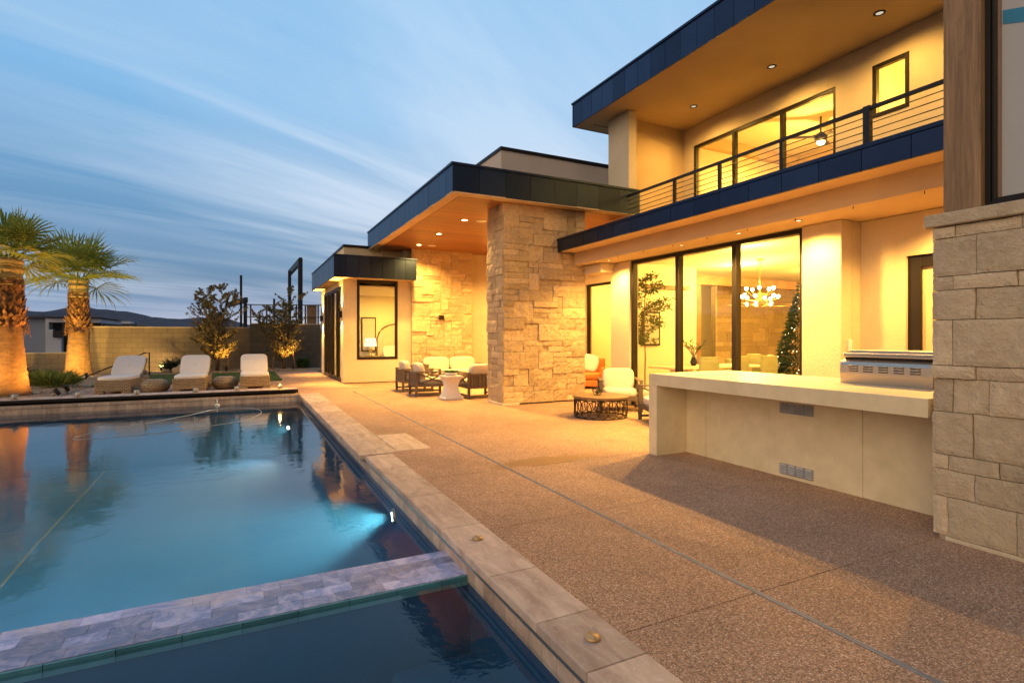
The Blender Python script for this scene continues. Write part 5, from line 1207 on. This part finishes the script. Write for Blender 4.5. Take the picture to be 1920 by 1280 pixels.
# chandelier
r = empty('chandelier', (11.45, 9.25, 2.4)); tag(r, 'brass chandelier with many bare bulbs and a wide bar over the dining table', 'chandelier')
k = MB(); k.tube([(0, 0, -.2), (0, 0, .97)], .012, 8); k.lathe([(.09, .97), (.09, .99)], n=20); k.lathe([(.03, -.1), (.06, 0), (.03, .12)], n=16); k.build('stem', 'brass', r, smooth=True)
k = MB(); bl = []
for lvl, (rr, z, cnt) in enumerate(((.32, .22, 5), (.42, .02, 6), (.30, -.16, 5))):
    for i in range(cnt):
        a = 6.2832 * (i + lvl * .4) / cnt; e_ = Vector((rr * math.cos(a), rr * math.sin(a), z)); k.tube([(0, 0, z - .05), e_ * .6 + Vector((0, 0, -.03)), e_], .008, 6); bl.append(e_)
for e_ in ((-.95, -.35, .0), (.95, .45, .02)): bl.append(Vector(e_)); k.tube([(0, 0, -.05), Vector(e_) - Vector((0, 0, .05)), e_], .008, 6)
k.build('arms', 'brass', r, smooth=True)
k = MB(); k.tube([(.95 * math.cos(a), .5 * math.sin(a), -.13) for a in [6.2832 * i / 32 for i in range(32)]], .012, 6, closed=True); k.build('lower_hoop', 'brass', r, smooth=True)
for e_ in bl: k = MB(); k.lathe([(.004, -.045), (.030, -.02), (.040, .01), (.028, .04), (.004, .05)], tuple(e_ + Vector((0, 0, .05))), 12); k.build('bulb', 'bulb', r, smooth=True)
lamp('POINT', (0, 0, .05), 60, ROOM, .35, parent=r, name='chandelier_lamp')
# indoor tree in the first pane
r = empty('indoor_tree', (8.25, 9.75, .016)); tag(r, 'slender indoor tree with sparse green leaves behind the left window pane', 'tree'); tr, lf = MB(), MB(); rq = random.Random(21)
tr.tube([(0, 0, .3), (.03, .02, 1.0), (-.02, 0, 1.8), (.02, 0, 2.7), (0, 0, 2.95)], [.018, .016, .013, .008, .003], 6)
for i in range(60):
    z = rq.uniform(1.25, 2.9); a = rq.uniform(0, 6.28); ln = .56 * (1.1 - abs(z - 2.1)) + .05; p0 = Vector((0, 0, z)); p1 = p0 + Vector((math.cos(a), math.sin(a), .25)) * max(.1, ln); tr.tube([p0, p1], [.006, .003], 4)
    for q_ in range(34): c_ = p0.lerp(p1, rq.uniform(.45, 1.05)) + Vector((rq.uniform(-1, 1), rq.uniform(-1, 1), rq.uniform(-1, 1))) * .06; leaf(lf, c_, Vector((rq.uniform(-1, 1), rq.uniform(-1, 1), rq.uniform(-.8, .6))), .07, .04, rq, rq.random())
tr.build('trunk', 'bark', r); lf.build('crown', 'leaf_ficus', r); k = MB(); k.lathe([(.14, 0), (.19, .3), (.175, .3), (.16, .27), (.01, .27)], n=24); k.build('pot', 'white_ceramic', r, smooth=True)
# decorated fir
r = empty('christmas_tree', (14.3, 10.15, .016)); tag(r, 'decorated fir tree with small lights at the right side of the big window', 'christmas tree'); lf = MB(); H_ = 3.0
for i in range(5200):
    z = .35 + (H_ - .35) * (1 - rq.random() ** .55); q_ = (H_ - z) / H_; rr = .85 * q_ * rq.uniform(.6, 1.05); a = rq.uniform(0, 6.28); leaf(lf, Vector((rr * math.cos(a), rr * math.sin(a), z)), Vector((math.cos(a), math.sin(a), rq.uniform(-.6, .2))), .16, .035, rq, rq.random())
lf.build('needles', 'xmas', r); k = MB(); k.tube([(0, 0, 0), (0, 0, 2.9)], [.06, .01], 8); k.build('trunk', 'bark', r)
k = MB()
for i in range(110):
    z = .4 + (H_ - .45) * (1 - rq.random() ** .6); q_ = (H_ - z) / H_; rr = .88 * q_; a = rq.uniform(0, 6.28); k.lathe([(.001, -.016), (.014, 0), (.001, .016)], (rr * math.cos(a), rr * math.sin(a), z), 6)
lo = k.build('string_lights', 'bulb_soft', r, smooth=True); lo['kind'] = 'stuff'
k = MB()
for i in range(40):
    z = .4 + (H_ - .6) * (1 - rq.random() ** .6); q_ = (H_ - z) / H_; rr = .86 * q_; a = rq.uniform(0, 6.28); k.lathe([(.003, -.045), (.035, -.02), (.045, 0), (.035, .02), (.003, .045)], (rr * math.cos(a), rr * math.sin(a), z), 10)
lo = k.build('baubles', 'brass', r, smooth=True); lo['kind'] = 'stuff'
# indoor sofa and pillows
r = empty('indoor_sofa', (13.2, 10.6, .016)); tag(r, 'low olive sofa beyond the dining table, in front of the fir tree', 'sofa'); k = MB(); k.box(-1.0, 1.0, -.45, .45, .08, .42); k.build('seat', 'green_fabric', r, bevel=.04); k = MB(); k.box(-1.0, 1.0, .25, .45, .421, .85); k.build('backrest', 'green_fabric', r, bevel=.04)
for i, (x, lb) in enumerate(((12.75, 'left white pillow on the olive indoor sofa'), (13.5, 'right white pillow on the olive indoor sofa'))):
    k = MB(); pillow(k, (0, 0, 0), .5, .16, .5, n=10, e=.5); o = k.build('throw_pillow', 'cushion_white', smooth=True, loc=(x, 10.55, .70)); o.rotation_euler = (R(-15), R(30 - 60 * i), 0); tag(o, lb, 'pillow', 'white pillows on the indoor sofa')
def picture(x0, x1, y0, y1, z0, z1, label, axis='Y'):
    cx, cy = (x0 + x1) / 2, (y0 + y1) / 2; r = empty('framed_picture', (cx, cy, z0)); tag(r, label, 'picture'); k = MB()
    k.box(x0 - cx, x1 - cx, y0 - cy, y1 - cy, 0, z1 - z0); k.build('frame', 'bronze', r, bevel=.005)
    m_ = .05; k = MB(); k.add([(x0 - cx + m_, y0 - cy - .003, m_), (x1 - cx - m_, y0 - cy - .003, m_), (x1 - cx - m_, y0 - cy - .003, z1 - z0 - m_), (x0 - cx + m_, y0 - cy - .003, z1 - z0 - m_)], [(0, 1, 2, 3)]); k.build('canvas', 'cushion', r)
picture(9.35, 9.95, 11.14, 11.19, 1.25, 2.15, 'framed pale picture on the white partition behind the left window pane')
picture(12.0, 12.5, 15.44, 15.49, 1.3, 2.3, 'small framed picture on the far interior wall beside the dark door')
# mirror/art, headboard, bed, lamp in the bedroom
picture(4.2, 4.78, 21.82, 21.88, .9, 2.25, 'tall dark framed mirror on the bedroom wall behind the table lamp')
r = empty('bed', (5.75, 20.6, .02)); tag(r, 'bed with cream tufted arched headboard and white linens behind the bedroom window', 'bed')
k = MB(); N_ = 28; vs = []; 
for i in range(N_ + 1):
    x = -.95 + 1.9 * i / N_; t_ = abs(x) / .95; top_ = 1.35 + .62 * math.sqrt(max(0, 1 - t_ ** 2.4))
    for j_ in range(15):
        z = top_ * j_ / 14; dep = -.05 * abs(math.sin(x * 14 + z * 14)) * abs(math.sin(x * 14 - z * 14)); vs.append((x, 1.14 + dep, z))
k.add(vs, [(i * 15 + j_, (i + 1) * 15 + j_, (i + 1) * 15 + j_ + 1, i * 15 + j_ + 1) for i in range(N_) for j_ in range(14)]); k.build('headboard', 'cushion', r, smooth=True)
k = MB(); pts = [( -.95 + 1.9 * i / 20, 1.13, 1.35 + .62 * math.sqrt(max(0, 1 - (abs(-.95 + 1.9 * i / 20) / .95) ** 2.4))) for i in range(21)]; k.tube([(-.95, 1.13, 0)] + pts + [(.95, 1.13, 0)], .035, 8); k.build('headboard_trim', 'table_wood', r, smooth=True)
k = MB(); pillow(k, (0, .1, .45), 1.8, 2.0, .5, n=12, e=.25); k.build('mattress', 'cushion_white', r, smooth=True)
for x in (-.45, .45): k = MB(); pillow(k, (x, .85, .85), .7, .2, .5, Matrix.Rotation(R(-20), 3, 'X'), 10, .5); k.build('bed_pillow', 'cushion_white', r, smooth=True)
r = empty('nightstand', (4.45, 21.3, .02)); tag(r, 'wooden nightstand beside the bed, under the table lamp', 'nightstand'); k = MB(); k.box(-.38, .38, -.25, .3, .1, .72); k.build('cabinet', 'table_wood', r, bevel=.01)
k = MB(); k.box(-.35, .35, -.262, -.251, .4, .69); k.build('drawer', 'table_wood', r, bevel=.005)
r = empty('table_lamp', (4.45, 21.3, .741)); tag(r, 'table lamp with glowing white drum shade in the bedroom', 'lamp'); k = MB(); k.lathe([(.10, 0), (.03, .03), (.07, .18), (.02, .38)], n=20); k.build('lamp_base', 'brass', r, smooth=True)
k = MB(); k.lathe([(.24, .36), (.20, .68)], n=28); k.build('lamp_shade', 'shade_lit', r, smooth=True)
# ceiling fan upstairs
r = empty('ceiling_fan', (12.6, 8.45, 6.35)); tag(r, 'dark ceiling fan seen through the right pane of the upstairs slider', 'ceiling fan'); k = MB(); k.tube([(0, 0, .1), (0, 0, .49)], .02, 8); k.lathe([(.06, -.12), (.14, -.06), (.15, .03), (.05, .1)], n=24); k.build('motor', 'bronze', r, smooth=True)
for i in range(3): a = 2.09 * i + .4; k = MB(); k.bar((.12 * math.cos(a), .12 * math.sin(a), 0), (.72 * math.cos(a), .72 * math.sin(a), .02), .13, .015); k.build('blade', 'bronze', r)
k = MB(); k.lathe([(.01, -.20), (.07, -.18), (.09, -.125)], n=20); k.build('light_globe', 'bulb', r, smooth=True)
